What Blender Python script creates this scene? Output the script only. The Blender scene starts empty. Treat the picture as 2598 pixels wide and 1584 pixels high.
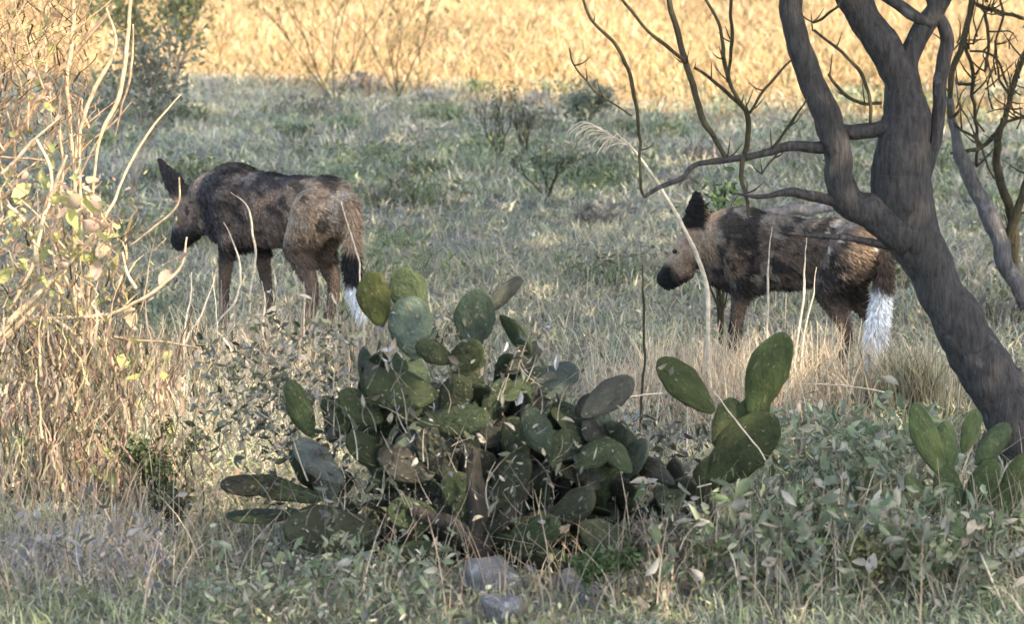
import bpy, math, random
import numpy as np
from mathutils import Vector, Matrix

R = random.Random(7)
G = np.random.default_rng(11)
scene = bpy.context.scene
COL = scene.collection

# ------------------------------------------------------------------ camera, sky, sun, exposure
CAM_H, PITCH, FPX = 2.2, math.radians(8.4), 7890.0          # FPX: focal length in photograph pixels
cam_d = bpy.data.cameras.new("camera")
cam = bpy.data.objects.new("camera", cam_d)
COL.objects.link(cam)
cam.location = (0, 0, CAM_H)
cam.rotation_euler = (math.radians(90) - PITCH, 0, 0)
cam_d.sensor_width = 36
cam_d.lens = 36 * FPX / 2598
cam_d.clip_end = 6000
cam_d.dof.use_dof = True
cam_d.dof.focus_distance = 12.0
cam_d.dof.aperture_fstop = 5.6
scene.camera = cam

SUN = Vector((0.52, -0.47, 0.71)).normalized()               # from the scene towards the sun
world = bpy.data.worlds.new("World")
scene.world = world
world.use_nodes = True
nt = world.node_tree
nt.nodes.clear()
wo = nt.nodes.new("ShaderNodeOutputWorld")
wb = nt.nodes.new("ShaderNodeBackground")
sk = nt.nodes.new("ShaderNodeTexSky")
sk.sky_type = 'NISHITA'
sk.sun_disc = False
sk.sun_elevation = math.asin(SUN.z)
sk.sun_rotation = math.atan2(SUN.x, SUN.y)
sk.air_density = 1.0
sk.dust_density = 2.2
sk.ozone_density = 1.0
wb.inputs[1].default_value = 0.15
nt.links.new(sk.outputs[0], wb.inputs[0])
nt.links.new(wb.outputs[0], wo.inputs[0])

sun_d = bpy.data.lights.new("sun", 'SUN')
sun_d.energy = 2.0
sun_d.angle = math.radians(0.5)
sun_d.color = (1.0, 0.86, 0.66)
sun = bpy.data.objects.new("sun", sun_d)
COL.objects.link(sun)
sun.location = (20, -18, 28)
sun.rotation_euler = SUN.to_track_quat('Z', 'Y').to_euler()

scene.view_settings.view_transform = 'Standard'
scene.view_settings.look = 'None'
scene.view_settings.gamma = 1
scene.view_settings.use_curve_mapping = False
scene.view_settings.exposure = 2.6
scene.cycles.max_bounces = 6
scene.cycles.diffuse_bounces = 3
scene.cycles.transmission_bounces = 4
scene.cycles.use_denoising = True

# ------------------------------------------------------------------ helpers
def at(px, py, Y):
    """point of the plane y = Y seen at photograph pixel (px, py)"""
    a = PITCH + math.atan((py - 792) / FPX)
    depth = Y / math.cos(PITCH)                                   # first guess along the axis
    z = CAM_H - Y * math.tan(a)
    depth = Y * math.cos(PITCH) + (CAM_H - z) * math.sin(PITCH)
    return np.array([(px - 1299) / FPX * depth, Y, z])

def gd(py):
    """distance at which the level ground is seen at pixel row py"""
    return CAM_H / math.tan(PITCH + math.atan((py - 792) / FPX))

def pxm(Y):
    return FPX / Y

def hash2(ix, iy, iz, seed):
    n = (ix * 374761393 + iy * 668265263 + iz * 2147483647 + seed * 144665) & 0x7fffffff
    n = ((n ^ (n >> 13)) * 1274126177) & 0x7fffffff
    n = (n ^ (n >> 16)) & 0xffff
    return n / 65535.0

def vnoise(P, scale=1.0, seed=0, octaves=1):
    """value noise, 0..1, for an (n,2) or (n,3) array"""
    P = np.atleast_2d(np.asarray(P, float))
    if P.shape[1] == 2:
        P = np.c_[P, np.zeros(len(P))]
    out, amp, tot = np.zeros(len(P)), 1.0, 0.0
    for o in range(octaves):
        q = P * scale * 2 ** o + 37.3 * (o + 1)
        i = np.floor(q).astype(np.int64)
        f = q - i
        f = f * f * (3 - 2 * f)
        v = 0
        for dx in (0, 1):
            for dy in (0, 1):
                for dz in (0, 1):
                    w = (f[:, 0] if dx else 1 - f[:, 0]) * (f[:, 1] if dy else 1 - f[:, 1]) * (f[:, 2] if dz else 1 - f[:, 2])
                    v = v + w * hash2(i[:, 0] + dx, i[:, 1] + dy, i[:, 2] + dz, seed + o)
        out += amp * v
        tot += amp
        amp *= .5
    return out / tot

class MB:
    """collects shapes with colours, builds ONE mesh"""
    def __init__(s):
        s.V, s.F, s.C, s.n = [], {}, [], 0
    def add(s, V, F, c=(.5, .5, .5)):
        V = np.asarray(V, float).reshape(-1, 3)
        F = [F] if isinstance(F, np.ndarray) else F
        for f in F:
            f = np.asarray(f, np.int64)
            if f.size:
                s.F.setdefault(f.shape[1], []).append(f + s.n)
        c = np.asarray(c, float)
        s.C.append(np.broadcast_to(c, (len(V), 3)) if c.ndim == 1 else c)
        s.V.append(V)
        s.n += len(V)
        return s
    def mesh(s, name, mat=None, smooth=True):
        me = bpy.data.meshes.new(name)
        V = np.concatenate(s.V)
        loops, starts, pos = [], [], 0
        for k, fs in s.F.items():
            f = np.concatenate(fs)
            loops.append(f.ravel())
            starts.append(pos + np.arange(len(f)) * k)
            pos += f.size
        loops, starts = np.concatenate(loops), np.concatenate(starts)
        me.vertices.add(len(V))
        me.vertices.foreach_set("co", V.astype(np.float32).ravel())
        me.loops.add(len(loops))
        me.loops.foreach_set("vertex_index", loops.astype(np.int32))
        me.polygons.add(len(starts))
        me.polygons.foreach_set("loop_start", starts.astype(np.int32))
        if smooth:
            me.polygons.foreach_set("use_smooth", np.ones(len(starts), bool))
        C = np.c_[np.concatenate(s.C), np.ones(len(V))].astype(np.float32)
        a = me.color_attributes.new("Col", 'FLOAT_COLOR', 'POINT')
        a.data.foreach_set("color", C.ravel())
        me.update(calc_edges=True)
        if mat:
            me.materials.append(mat)
        return me
    def build(s, name, mat=None, parent=None, kind=None, smooth=True):
        return link(name, s.mesh(name, mat, smooth), parent, kind)

def link(name, data, parent=None, kind=None):
    o = bpy.data.objects.new(name, data)
    COL.objects.link(o)
    if parent is not None:
        o.parent = parent
        o.matrix_parent_inverse = Matrix.Translation(parent.location).inverted()   # world coordinates in
    if kind:
        o["kind"] = kind
    return o

def thing(name, label, cat, loc, group=None):
    o = bpy.data.objects.new(name, None)
    o.empty_display_size = .1
    COL.objects.link(o)
    o.location = tuple(float(v) for v in loc)
    tag(o, label, cat, group)
    return o

def tag(o, label, cat, group=None):
    o["label"], o["category"] = label, cat
    if group:
        o["group"] = group
    return o

def spline(P, n):
    """Catmull-Rom through P, n points"""
    P = np.asarray(P, float)
    if len(P) == 2:
        t = np.linspace(0, 1, n)[:, None]
        return P[0] * (1 - t) + P[1] * t
    Q = np.vstack([2 * P[0] - P[1], P, 2 * P[-1] - P[-2]])
    u = np.linspace(0, len(P) - 1 - 1e-9, n)
    i = u.astype(int)
    t = (u - i)[:, None]
    a, b, c, d = Q[i], Q[i + 1], Q[i + 2], Q[i + 3]
    return .5 * (2 * b + (c - a) * t + (2 * a - 5 * b + 4 * c - d) * t ** 2 + (3 * b - a - 3 * c + d) * t ** 3)

def tube(mb, P, r, sides=6, n=None, rough=0.0, wig=0.0, col=(.5, .5, .5), seed=0):
    """tapered bent tube through the control points P with radii r"""
    P = np.asarray(P, float)
    r = np.atleast_1d(np.asarray(r, float))
    n = n or max(4, 4 * len(P))
    S = spline(P, n)
    rr = np.interp(np.linspace(0, 1, n), np.linspace(0, 1, len(r)), r)
    if wig:
        w = np.c_[vnoise(S * 1.0, 9, seed + 1), vnoise(S, 9, seed + 2), vnoise(S, 9, seed + 3)] - .5
        w += .5 * (np.c_[vnoise(S, 24, seed + 4), vnoise(S, 24, seed + 5), vnoise(S, 24, seed + 6)] - .5)
        S = S + w * wig
    T = np.gradient(S, axis=0)
    T /= np.linalg.norm(T, axis=1)[:, None] + 1e-12
    up = np.array([0., 1., 0.]) if abs(T[0][1]) < .8 else np.array([1., 0., 0.])
    u = np.cross(T[0], up)
    us = []
    for k in range(n):
        u = u - T[k] * np.dot(u, T[k])
        u = u / (np.linalg.norm(u) + 1e-12)
        us.append(u)
    us = np.array(us)
    vs = np.cross(T, us)
    ang = np.linspace(0, 2 * math.pi, sides, endpoint=False)
    ring = us[:, None, :] * np.cos(ang)[None, :, None] + vs[:, None, :] * np.sin(ang)[None, :, None]
    RR = np.repeat(rr[:, None], sides, 1)
    V = S[:, None, :] + ring * RR[..., None]
    if rough:
        q = V.reshape(-1, 3) * np.array([1, 1, .45])
        nz = vnoise(q, 16 if sides < 14 else 22, seed + 7, 3) - .5
        V = V + ring * (nz.reshape(n, sides) * rough * RR * 2)[..., None]
    k = np.arange(n - 1)[:, None] * sides
    j = np.arange(sides)[None, :]
    F = np.stack([k + j, k + (j + 1) % sides, k + sides + (j + 1) % sides, k + sides + j], -1).reshape(-1, 4)
    V = V.reshape(-1, 3)
    V = np.vstack([V, S[0] - T[0] * rr[0] * .5, S[-1] + T[-1] * rr[-1] * .8])
    a, b = n * sides, n * sides + 1
    jj = np.arange(sides)
    F3 = np.vstack([np.c_[np.full(sides, a), (jj + 1) % sides, jj],
                    np.c_[np.full(sides, b), (n - 1) * sides + jj, (n - 1) * sides + (jj + 1) % sides]])
    mb.add(V, [F, F3], col)
    return S

def blades(mb, P, h, w, lean, C, yaw=None, curl=0.5, tipdark=None):
    """grass blades: 5 vertices each, P (n,3) roots"""
    n = len(P)
    if n == 0:
        return
    yaw = G.uniform(0, 2 * math.pi, n) if yaw is None else yaw
    ld = G.uniform(0, 2 * math.pi, n)
    L = np.c_[np.cos(ld), np.sin(ld), np.zeros(n)] * (lean * h)[:, None]
    S = np.c_[np.cos(yaw), np.sin(yaw), np.zeros(n)] * (w * .5)[:, None]
    Z = np.c_[np.zeros(n), np.zeros(n), h]
    k = np.sqrt(np.maximum(.15, 1 - lean ** 2 * .5))[:, None]
    mid = P + Z * .55 * k + L * .35
    tip = P + Z * k * (1 - .15 * curl) + L
    V = np.stack([P - S, P + S, mid + S * .8, mid - S * .8, tip], 1).reshape(-1, 3)
    b = np.arange(n)[:, None] * 5
    mb.add(V, [b + np.array([[0, 1, 2, 3]]), b + np.array([[3, 2, 4]])], np.repeat(C, 5, 0))

def ribbons(mb, paths, w, C):
    """long thin bent ribbons; paths (n,m,3)"""
    n, m = paths.shape[:2]
    yaw = G.uniform(-.7, .7, n)
    S = np.c_[np.cos(yaw), np.sin(yaw), np.zeros(n)][:, None, :]
    taper = np.linspace(1, .25, m)[None, :, None]
    ww = (np.asarray(w) * .5)[:, None, None]
    V = np.stack([paths - S * ww * taper, paths + S * ww * taper], 2).reshape(-1, 3)
    b = (np.arange(n) * m * 2)[:, None] + (np.arange(m - 1) * 2)[None, :]
    b = b.reshape(-1, 1)
    mb.add(V, b + np.array([[0, 1, 3, 2]]), np.repeat(C, m * 2, 0))

# ------------------------------------------------------------------ materials
def mat_new(name):
    m = bpy.data.materials.new(name)
    m.use_nodes = True
    t = m.node_tree
    t.nodes.clear()
    return m, t, t.nodes.new("ShaderNodeOutputMaterial")

def nd(t, typ, **kw):
    n = t.nodes.new(typ)
    for k, v in kw.items():
        setattr(n, k, v)
    return n

def mat_plant(name, transl=.3, rough=.75, var=.35, scale=18, spec=.2):
    """colour from the mesh's own per-piece colours, broken up by noise; thin parts let light through"""
    m, t, out = mat_new(name)
    at_ = nd(t, "ShaderNodeAttribute", attribute_name="Col")
    tc = nd(t, "ShaderNodeTexCoord")
    nz = nd(t, "ShaderNodeTexNoise")
    nz.inputs["Scale"].default_value = scale
    nz.inputs["Detail"].default_value = 3
    t.links.new(tc.outputs["Object"], nz.inputs["Vector"])
    mr = nd(t, "ShaderNodeMapRange")
    mr.inputs[1].default_value, mr.inputs[2].default_value = .3, .7
    mr.inputs[3].default_value, mr.inputs[4].default_value = 1 - var, 1 + var
    t.links.new(nz.outputs[0], mr.inputs[0])
    mx = nd(t, "ShaderNodeVectorMath", operation='SCALE')
    t.links.new(at_.outputs["Color"], mx.inputs[0])
    t.links.new(mr.outputs[0], mx.inputs["Scale"])
    p = nd(t, "ShaderNodeBsdfPrincipled")
    p.inputs["Roughness"].default_value = rough
    p.inputs["Specular IOR Level"].default_value = spec
    t.links.new(mx.outputs[0], p.inputs["Base Color"])
    if transl > 0:
        tr = nd(t, "ShaderNodeBsdfTranslucent")
        t.links.new(mx.outputs[0], tr.inputs[0])
        ms = nd(t, "ShaderNodeMixShader")
        ms.inputs[0].default_value = transl
        t.links.new(p.outputs[0], ms.inputs[1])
        t.links.new(tr.outputs[0], ms.inputs[2])
        t.links.new(ms.outputs[0], out.inputs[0])
    else:
        t.links.new(p.outputs[0], out.inputs[0])
    return m

def mat_bark(name, c1, c2, c3, scale=10, lichen=.6):
    m, t, out = mat_new(name)
    tc = nd(t, "ShaderNodeTexCoord")
    mp = nd(t, "ShaderNodeMapping")
    mp.inputs["Scale"].default_value = (1, 1, .22)
    t.links.new(tc.outputs["Object"], mp.inputs[0])
    n1 = nd(t, "ShaderNodeTexNoise")
    n1.inputs["Scale"].default_value = scale * 6
    n1.inputs["Detail"].default_value = 8
    n1.inputs["Roughness"].default_value = .65
    t.links.new(mp.outputs[0], n1.inputs["Vector"])
    n2 = nd(t, "ShaderNodeTexNoise")
    n2.inputs["Scale"].default_value = scale
    n2.inputs["Detail"].default_value = 4
    t.links.new(tc.outputs["Object"], n2.inputs["Vector"])
    r1 = nd(t, "ShaderNodeValToRGB")
    r1.color_ramp.elements[0].position, r1.color_ramp.elements[1].position = .3, .7
    r1.color_ramp.elements[0].color = (*c1, 1)
    r1.color_ramp.elements[1].color = (*c2, 1)
    t.links.new(n1.outputs[0], r1.inputs[0])
    r2 = nd(t, "ShaderNodeValToRGB")
    r2.color_ramp.elements[0].position, r2.color_ramp.elements[1].position = lichen, lichen + .08
    t.links.new(n2.outputs[0], r2.inputs[0])
    mx = nd(t, "ShaderNodeMix", data_type='RGBA')
    t.links.new(r2.outputs[0], mx.inputs[0])
    t.links.new(r1.outputs[0], mx.inputs[6])
    mx.inputs[7].default_value = (*c3, 1)
    p = nd(t, "ShaderNodeBsdfPrincipled")
    p.inputs["Roughness"].default_value = .9
    p.inputs["Specular IOR Level"].default_value = .2
    t.links.new(mx.outputs[2], p.inputs["Base Color"])
    bp = nd(t, "ShaderNodeBump")
    bp.inputs["Strength"].default_value = 1
    bp.inputs["Distance"].default_value = .02
    t.links.new(n1.outputs[0], bp.inputs["Height"])
    t.links.new(bp.outputs[0], p.inputs["Normal"])
    t.links.new(p.outputs[0], out.inputs[0])
    return m

def mat_pad():
    m, t, out = mat_new("cactus_skin")
    oi = nd(t, "ShaderNodeObjectInfo")
    tc = nd(t, "ShaderNodeTexCoord")
    n1 = nd(t, "ShaderNodeTexNoise")
    n1.inputs["Scale"].default_value = 3.2
    n1.inputs["Detail"].default_value = 5
    t.links.new(tc.outputs["Object"], n1.inputs["Vector"])
    add = nd(t, "ShaderNodeVectorMath", operation='ADD')
    t.links.new(tc.outputs["Object"], add.inputs[0])
    t.links.new(oi.outputs["Random"], add.inputs[1])
    n2 = nd(t, "ShaderNodeTexNoise")
    n2.inputs["Scale"].default_value = 7
    n2.inputs["Detail"].default_value = 6
    n2.inputs["Roughness"].default_value = .6
    t.links.new(add.outputs[0], n2.inputs["Vector"])
    mr = nd(t, "ShaderNodeMapRange")
    mr.inputs[1].default_value, mr.inputs[2].default_value = .3, .7
    mr.inputs[3].default_value, mr.inputs[4].default_value = .6, 1.4
    t.links.new(n1.outputs[0], mr.inputs[0])
    sc = nd(t, "ShaderNodeVectorMath", operation='SCALE')
    t.links.new(oi.outputs["Color"], sc.inputs[0])
    t.links.new(mr.outputs[0], sc.inputs["Scale"])
    # corky scars and dusty bloom
    rp = nd(t, "ShaderNodeValToRGB")
    rp.color_ramp.elements[0].position, rp.color_ramp.elements[1].position = .6, .68
    t.links.new(n2.outputs[0], rp.inputs[0])
    mx = nd(t, "ShaderNodeMix", data_type='RGBA')
    t.links.new(rp.outputs[0], mx.inputs[0])
    t.links.new(sc.outputs[0], mx.inputs[6])
    mx.inputs[7].default_value = (.12, .11, .065, 1)
    # areoles
    vo = nd(t, "ShaderNodeTexVoronoi")
    vo.inputs["Scale"].default_value = 6.5
    t.links.new(tc.outputs["Object"], vo.inputs["Vector"])
    r2 = nd(t, "ShaderNodeValToRGB")
    r2.color_ramp.elements[0].position, r2.color_ramp.elements[1].position = .09, .13
    r2.color_ramp.elements[0].color, r2.color_ramp.elements[1].color = (1, 1, 1, 1), (0, 0, 0, 1)
    t.links.new(vo.outputs["Distance"], r2.inputs[0])
    m2 = nd(t, "ShaderNodeMix", data_type='RGBA')
    t.links.new(r2.outputs[0], m2.inputs[0])
    t.links.new(mx.outputs[2], m2.inputs[6])
    m2.inputs[7].default_value = (.16, .14, .09, 1)
    p = nd(t, "ShaderNodeBsdfPrincipled")
    p.inputs["Roughness"].default_value = .7
    p.inputs["Specular IOR Level"].default_value = .2
    t.links.new(m2.outputs[2], p.inputs["Base Color"])
    bp = nd(t, "ShaderNodeBump")
    bp.inputs["Strength"].default_value = .5
    bp.inputs["Distance"].default_value = .03
    t.links.new(n2.outputs[0], bp.inputs["Height"])
    t.links.new(bp.outputs[0], p.inputs["Normal"])
    t.links.new(p.outputs[0], out.inputs[0])
    return m

def mat_ground():
    m, t, out = mat_new("soil_and_litter")
    tc = nd(t, "ShaderNodeTexCoord")
    n1 = nd(t, "ShaderNodeTexNoise")
    n1.inputs["Scale"].default_value = .7
    n1.inputs["Detail"].default_value = 6
    n2 = nd(t, "ShaderNodeTexNoise")
    n2.inputs["Scale"].default_value = 28
    n2.inputs["Detail"].default_value = 8
    n2.inputs["Roughness"].default_value = .7
    for n in (n1, n2):
        t.links.new(tc.outputs["Object"], n.inputs["Vector"])
    r1 = nd(t, "ShaderNodeValToRGB")
    e = r1.color_ramp.elements
    e[0].position, e[1].position = .35, .7
    e[0].color, e[1].color = (.17, .175, .13, 1), (.27, .245, .215, 1)
    t.links.new(n1.outputs[0], r1.inputs[0])
    r2 = nd(t, "ShaderNodeValToRGB")
    e = r2.color_ramp.elements
    e[0].position, e[1].position = .3, .75
    e[0].color, e[1].color = (.35, .33, .3, 1), (1.5, 1.45, 1.35, 1)
    t.links.new(n2.outputs[0], r2.inputs[0])
    mx = nd(t, "ShaderNodeMix", data_type='RGBA', blend_type='MULTIPLY')
    mx.inputs[0].default_value = 1
    t.links.new(r1.outputs[0], mx.inputs[6])
    t.links.new(r2.outputs[0], mx.inputs[7])
    # dry straw plain farther out (the field itself is dry grass)
    sp = nd(t, "ShaderNodeSeparateXYZ")
    t.links.new(tc.outputs["Object"], sp.inputs[0])
    mr = nd(t, "ShaderNodeMapRange")
    mr.inputs[1].default_value, mr.inputs[2].default_value = 25, 30
    t.links.new(sp.outputs[1], mr.inputs[0])
    m2 = nd(t, "ShaderNodeMix", data_type='RGBA')
    t.links.new(mr.outputs[0], m2.inputs[0])
    t.links.new(mx.outputs[2], m2.inputs[6])
    m2.inputs[7].default_value = (.3, .2, .08, 1)
    p = nd(t, "ShaderNodeBsdfPrincipled")
    p.inputs["Roughness"].default_value = .95
    p.inputs["Specular IOR Level"].default_value = .1
    t.links.new(m2.outputs[2], p.inputs["Base Color"])
    bp = nd(t, "ShaderNodeBump")
    bp.inputs["Strength"].default_value = .8
    bp.inputs["Distance"].default_value = .03
    t.links.new(n2.outputs[0], bp.inputs["Height"])
    t.links.new(bp.outputs[0], p.inputs["Normal"])
    t.links.new(p.outputs[0], out.inputs[0])
    return m

M_GRASS = mat_plant("grass_blades", .25, .7, .3, 6)
M_STRAW = mat_plant("dry_straw", .25, .65, .3, 25)
M_CANE = mat_plant("dry_cane", 0, .7, .35, 40)
M_LEAF = mat_plant("dry_leaf", .35, .7, .35, 40)
M_GREEN = mat_plant("green_leaf", .3, .5, .3, 30, .4)
M_FUR = mat_plant("dog_fur", 0, .85, .25, 60, .15)
M_BARK = mat_bark("grey_bark", (.022, .020, .019), (.078, .071, .067), (.115, .11, .105), 11, .64)
M_TWIG = mat_bark("twig_bark", (.03, .026, .018), (.085, .07, .035), (.12, .11, .08), 14, .64)
M_PALE = mat_bark("weathered_wood", (.10, .09, .085), (.27, .25, .24), (.33, .31, .3), 12, .6)
M_STONE = mat_bark("pale_stone", (.10, .095, .09), (.29, .28, .27), (.37, .36, .35), 26, .6)
M_PAD = mat_pad()

# ------------------------------------------------------------------ setting
def ground_z(x, y):
    return (vnoise(np.c_[x, y], .9, 5, 2) - .5) * .05

gx = np.unique(np.r_[np.linspace(-12, 12, 97), -3000, -800, -200, -60, -25, 25, 60, 200, 800, 3000])
gy = np.unique(np.r_[np.linspace(4, 60, 170), -800, -100, -20, -4, 80, 120, 250, 800, 4000])
XX, YY = np.meshgrid(gx, gy)
near = (np.abs(XX) < 14) & (YY > 3) & (YY < 62)
ZZ = np.where(near, ground_z(XX.ravel(), YY.ravel()).reshape(XX.shape), 0)
nx, ny = len(gx), len(gy)
ii = (np.arange(ny - 1)[:, None] * nx + np.arange(nx - 1)[None, :]).reshape(-1, 1)
MB().add(np.c_[XX.ravel(), YY.ravel(), ZZ.ravel()], ii + np.array([[0, 1, nx + 1, nx]])).build("ground", mat_ground(), kind="structure")

def far_edge(x):
    return 28.0 - .75 * x + 5.0 * (vnoise(np.c_[x, x * 0], 1.1, 3, 3) - .5)

# ---- overhead trees: the shade on the ground is cast by these crowns
TRUNKS = [(7.6, 3.5), (8.2, 9.5), (8.8, 15.5), (9.2, 21.0), (3.2, 22.5), (-1.2, 25.5)]
def lit_patch(g):
    """openings in the canopy, given where their sunlight lands on the ground"""
    x, y = g[:, 0], g[:, 1]
    n = (vnoise(g, 1.6, 41, 2) - .5)
    a = (x < -.62 + n * .7) & (x > -6) & (y > 10.0 + n * .8) & (y < 13.35 + n * .5)
    b = ((x - .98) / .2) ** 2 + ((y - 12.7) / .5) ** 2 < 1 + n
    e = (y > far_edge(x) - 4.5) & (vnoise(g * np.array([1, .45]), 1.9, 55, 2) > .66)
    c = ((x + .45) / .22) ** 2 + ((y - 9.75) / .35) ** 2 < 1 + n * 2
    return a | b | c | e

def leaf_cards(mb, P, size, C):
    n = len(P)
    D = G.normal(size=(n, 3))
    D /= np.linalg.norm(D, axis=1)[:, None]
    E = np.cross(D, G.normal(size=(n, 3)))
    E /= np.linalg.norm(E, axis=1)[:, None]
    s = size[:, None]
    V = np.stack([P - D * s, P - E * s * .42, P + D * s, P + E * s * .42], 1).reshape(-1, 3)
    mb.add(V, np.arange(n)[:, None] * 4 + np.array([[0, 1, 2, 3]]), np.repeat(C, 4, 0))

def leaf_blades(mb, P, size, C):
    """small pointed leaves folded along the midrib, six vertices each"""
    n = len(P)
    D = G.normal(size=(n, 3))
    D /= np.linalg.norm(D, axis=1)[:, None]
    E = np.cross(D, G.normal(size=(n, 3)))
    E /= np.linalg.norm(E, axis=1)[:, None]
    N = np.cross(D, E)
    s = size[:, None]
    w = s * G.uniform(.22, .5, (n, 1))
    f = s * G.uniform(.05, .3, (n, 1))
    b = s * G.uniform(-.35, .35, (n, 1))
    V = np.stack([P - D * s, P - D * s * .35 - E * w + N * f, P + D * s * .35 - E * w * .8 + N * (f + b * .4), P + D * s + N * b,
                  P + D * s * .35 + E * w * .8 + N * (f + b * .4), P - D * s * .35 + E * w + N * f], 1).reshape(-1, 3)
    i = np.arange(n)[:, None] * 6
    mb.add(V, [i + np.array([[0, 1, 2, 3]]), i + np.array([[0, 3, 4, 5]])], np.repeat(C, 6, 0))

NL = 90000
g = np.c_[G.uniform(-9, 7, NL), G.uniform(4.5, 33, NL)]
keep = (g[:, 1] < far_edge(g[:, 0])) & ~lit_patch(g)
g = g[keep]
h = 4.6 + 2.4 * vnoise(g, .35, 77, 2) + G.uniform(-.9, .9, len(g))
cp = np.c_[g[:, 0] + h * SUN.x / SUN.z, g[:, 1] + h * SUN.y / SUN.z, h]
tr_all = np.array(TRUNKS + [(1.9, 11.0)])
own = np.argmin((cp[:, None, 0] - tr_all[None, :, 0]) ** 2 + (cp[:, None, 1] - tr_all[None, :, 1]) ** 2, axis=1)
cc = np.array([.06, .095, .032]) * (.7 + .7 * G.random((len(cp), 1)))
for k, (tx, ty) in enumerate(TRUNKS):
    if k in (4, 5):
        cx, cy = cp[own == k].mean(0)[:2]
    t = thing("shade_tree", "tall leafy tree outside the picture whose crown shades the dogs", "tree", (tx, ty, 0), "shade trees outside the picture")
    mb = MB()
    if k in (4, 5):      # these two stand beyond the side of the view and lean over it
        bx = 7.2 if k == 4 else -8.5
        t.location = (bx, ty + 1, 0)
        tube(mb, [(bx, ty + 1, -.1), (bx * .98, ty + .8, 2.2), (tx + (bx - tx) * .5, ty + .3, 4.0), (tx, ty, 5.2)], [.2, .17, .13, .06], 10, 24, .15, .05)
    else:
        tube(mb, [(tx, ty, -.1), (tx + .1, ty + .1, 2), (tx - .2, ty, 4), (tx - .3, ty + .1, 6)], [.24, .19, .13, .05], 10, 24, .15, .05)
    mb.build("trunk", M_BARK, t)
    mb = MB()
    for q in range(6):
        a = q * 1.05
        e = np.array([tx + 2.0 * math.cos(a), ty + 2.0 * math.sin(a), 5.2 + .3 * (q % 3)])
        tube(mb, [(tx - .1, ty, 3.9 if k < 4 else 4.8), (tx + .8 * math.cos(a), ty + .8 * math.sin(a), 5.0), e], [.08, .05, .02], 6, 10, .1, .05)
    mb.build("limb", M_BARK, t)
    mb = MB()
    s = own == k
    leaf_cards(mb, cp[s], G.uniform(.1, .17, s.sum()), cc[s])
    mb.build("crown", M_GREEN, t, "stuff")
CROWN_OWN = own == len(TRUNKS)

# ------------------------------------------------------------------ the leaning forked tree on the right
def px_path(pts, Y, dY=0.0):
    n = len(pts)
    return np.array([at(p[0], p[1], Y + dY * i / max(1, n - 1)) for i, p in enumerate(pts)])

def px_tube(mb, pts, Y, wpx, sides=8, dY=0.0, rough=.12, wig=.0, n=None, col=(.5, .5, .5), seed=0):
    P = px_path(pts, Y, dY)
    w = np.atleast_1d(np.asarray(wpx, float)) / pxm(Y) / 2
    return tube(mb, P, w, sides, n or max(6, 6 * len(pts)), rough, wig, col, seed)

TY = 11.0
TREE = thing("leaning_tree", "thick dark grey forked tree leaning in from the right edge", "tree", (1.92, TY, 0))
mb = MB()
px_tube(mb, [(2665, 1240), (2600, 1090), (2530, 985), (2440, 835), (2372, 700), (2322, 600), (2290, 500), (2290, 400), (2298, 300), (2296, 215), (2290, 150)],
        TY, [190, 168, 146, 130, 116, 138, 154, 146, 122, 92, 74], 40, 0, .13, .015, 170, seed=3)
mb.build("trunk", M_BARK, TREE)
LIMBS = [
    ([(2310, 600), (2225, 545), (2165, 515), (2130, 455), (2126, 380), (2098, 300), (2058, 195), (2022, 90), (2005, -20), (1985, -160)], [120, 110, 92, 84, 80, 82, 76, 70, 68, 60]),
    ([(2296, 300), (2288, 200), (2250, 130), (2195, 45), (2160, -20), (2090, -150)], [90, 104, 98, 94, 96, 84]),
    ([(2292, 260), (2302, 170), (2335, 85), (2388, 0), (2450, -130)], [84, 66, 60, 58, 54]),
    ([(2318, 560), (2345, 450), (2374, 330), (2388, 200), (2402, 90), (2372, 20), (2350, -60)], [58, 42, 38, 42, 34, 30]),
    ([(2120, 332), (2180, 334), (2260, 322)], [38, 44, 50]),
    ([(2120, 372), (2013, 372), (1945, 385), (1879, 400), (1773, 415), (1730, 453), (1682, 474), (1634, 500)], [36, 32, 24, 20, 16, 14, 13, 9]),
    ([(2140, 515), (2070, 503), (2007, 490), (1933, 496), (1869, 494)], [40, 34, 26, 13, 6]),
    ([(2260, 622), (2180, 611), (2119, 604), (2040, 598), (1999, 596)], [28, 20, 17, 14, 8]),
    ([(2240, -20), (2290, 20), (2330, 45), (2362, 60)], [34, 34, 28, 20]),
]
for i, (pts, w) in enumerate(LIMBS):
    mb = MB()
    px_tube(mb, pts, TY - (.04 if i == 0 else .0 if i < 4 else .03), np.array(w) * .88, 26 if i < 4 else 10, (-.25 if i in (5, 6, 7) else 0), (.14 if i < 5 else .3), .012, 110 if i < 4 else 50, seed=i * 9)
    mb.build("limb", M_BARK, TREE)
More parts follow.
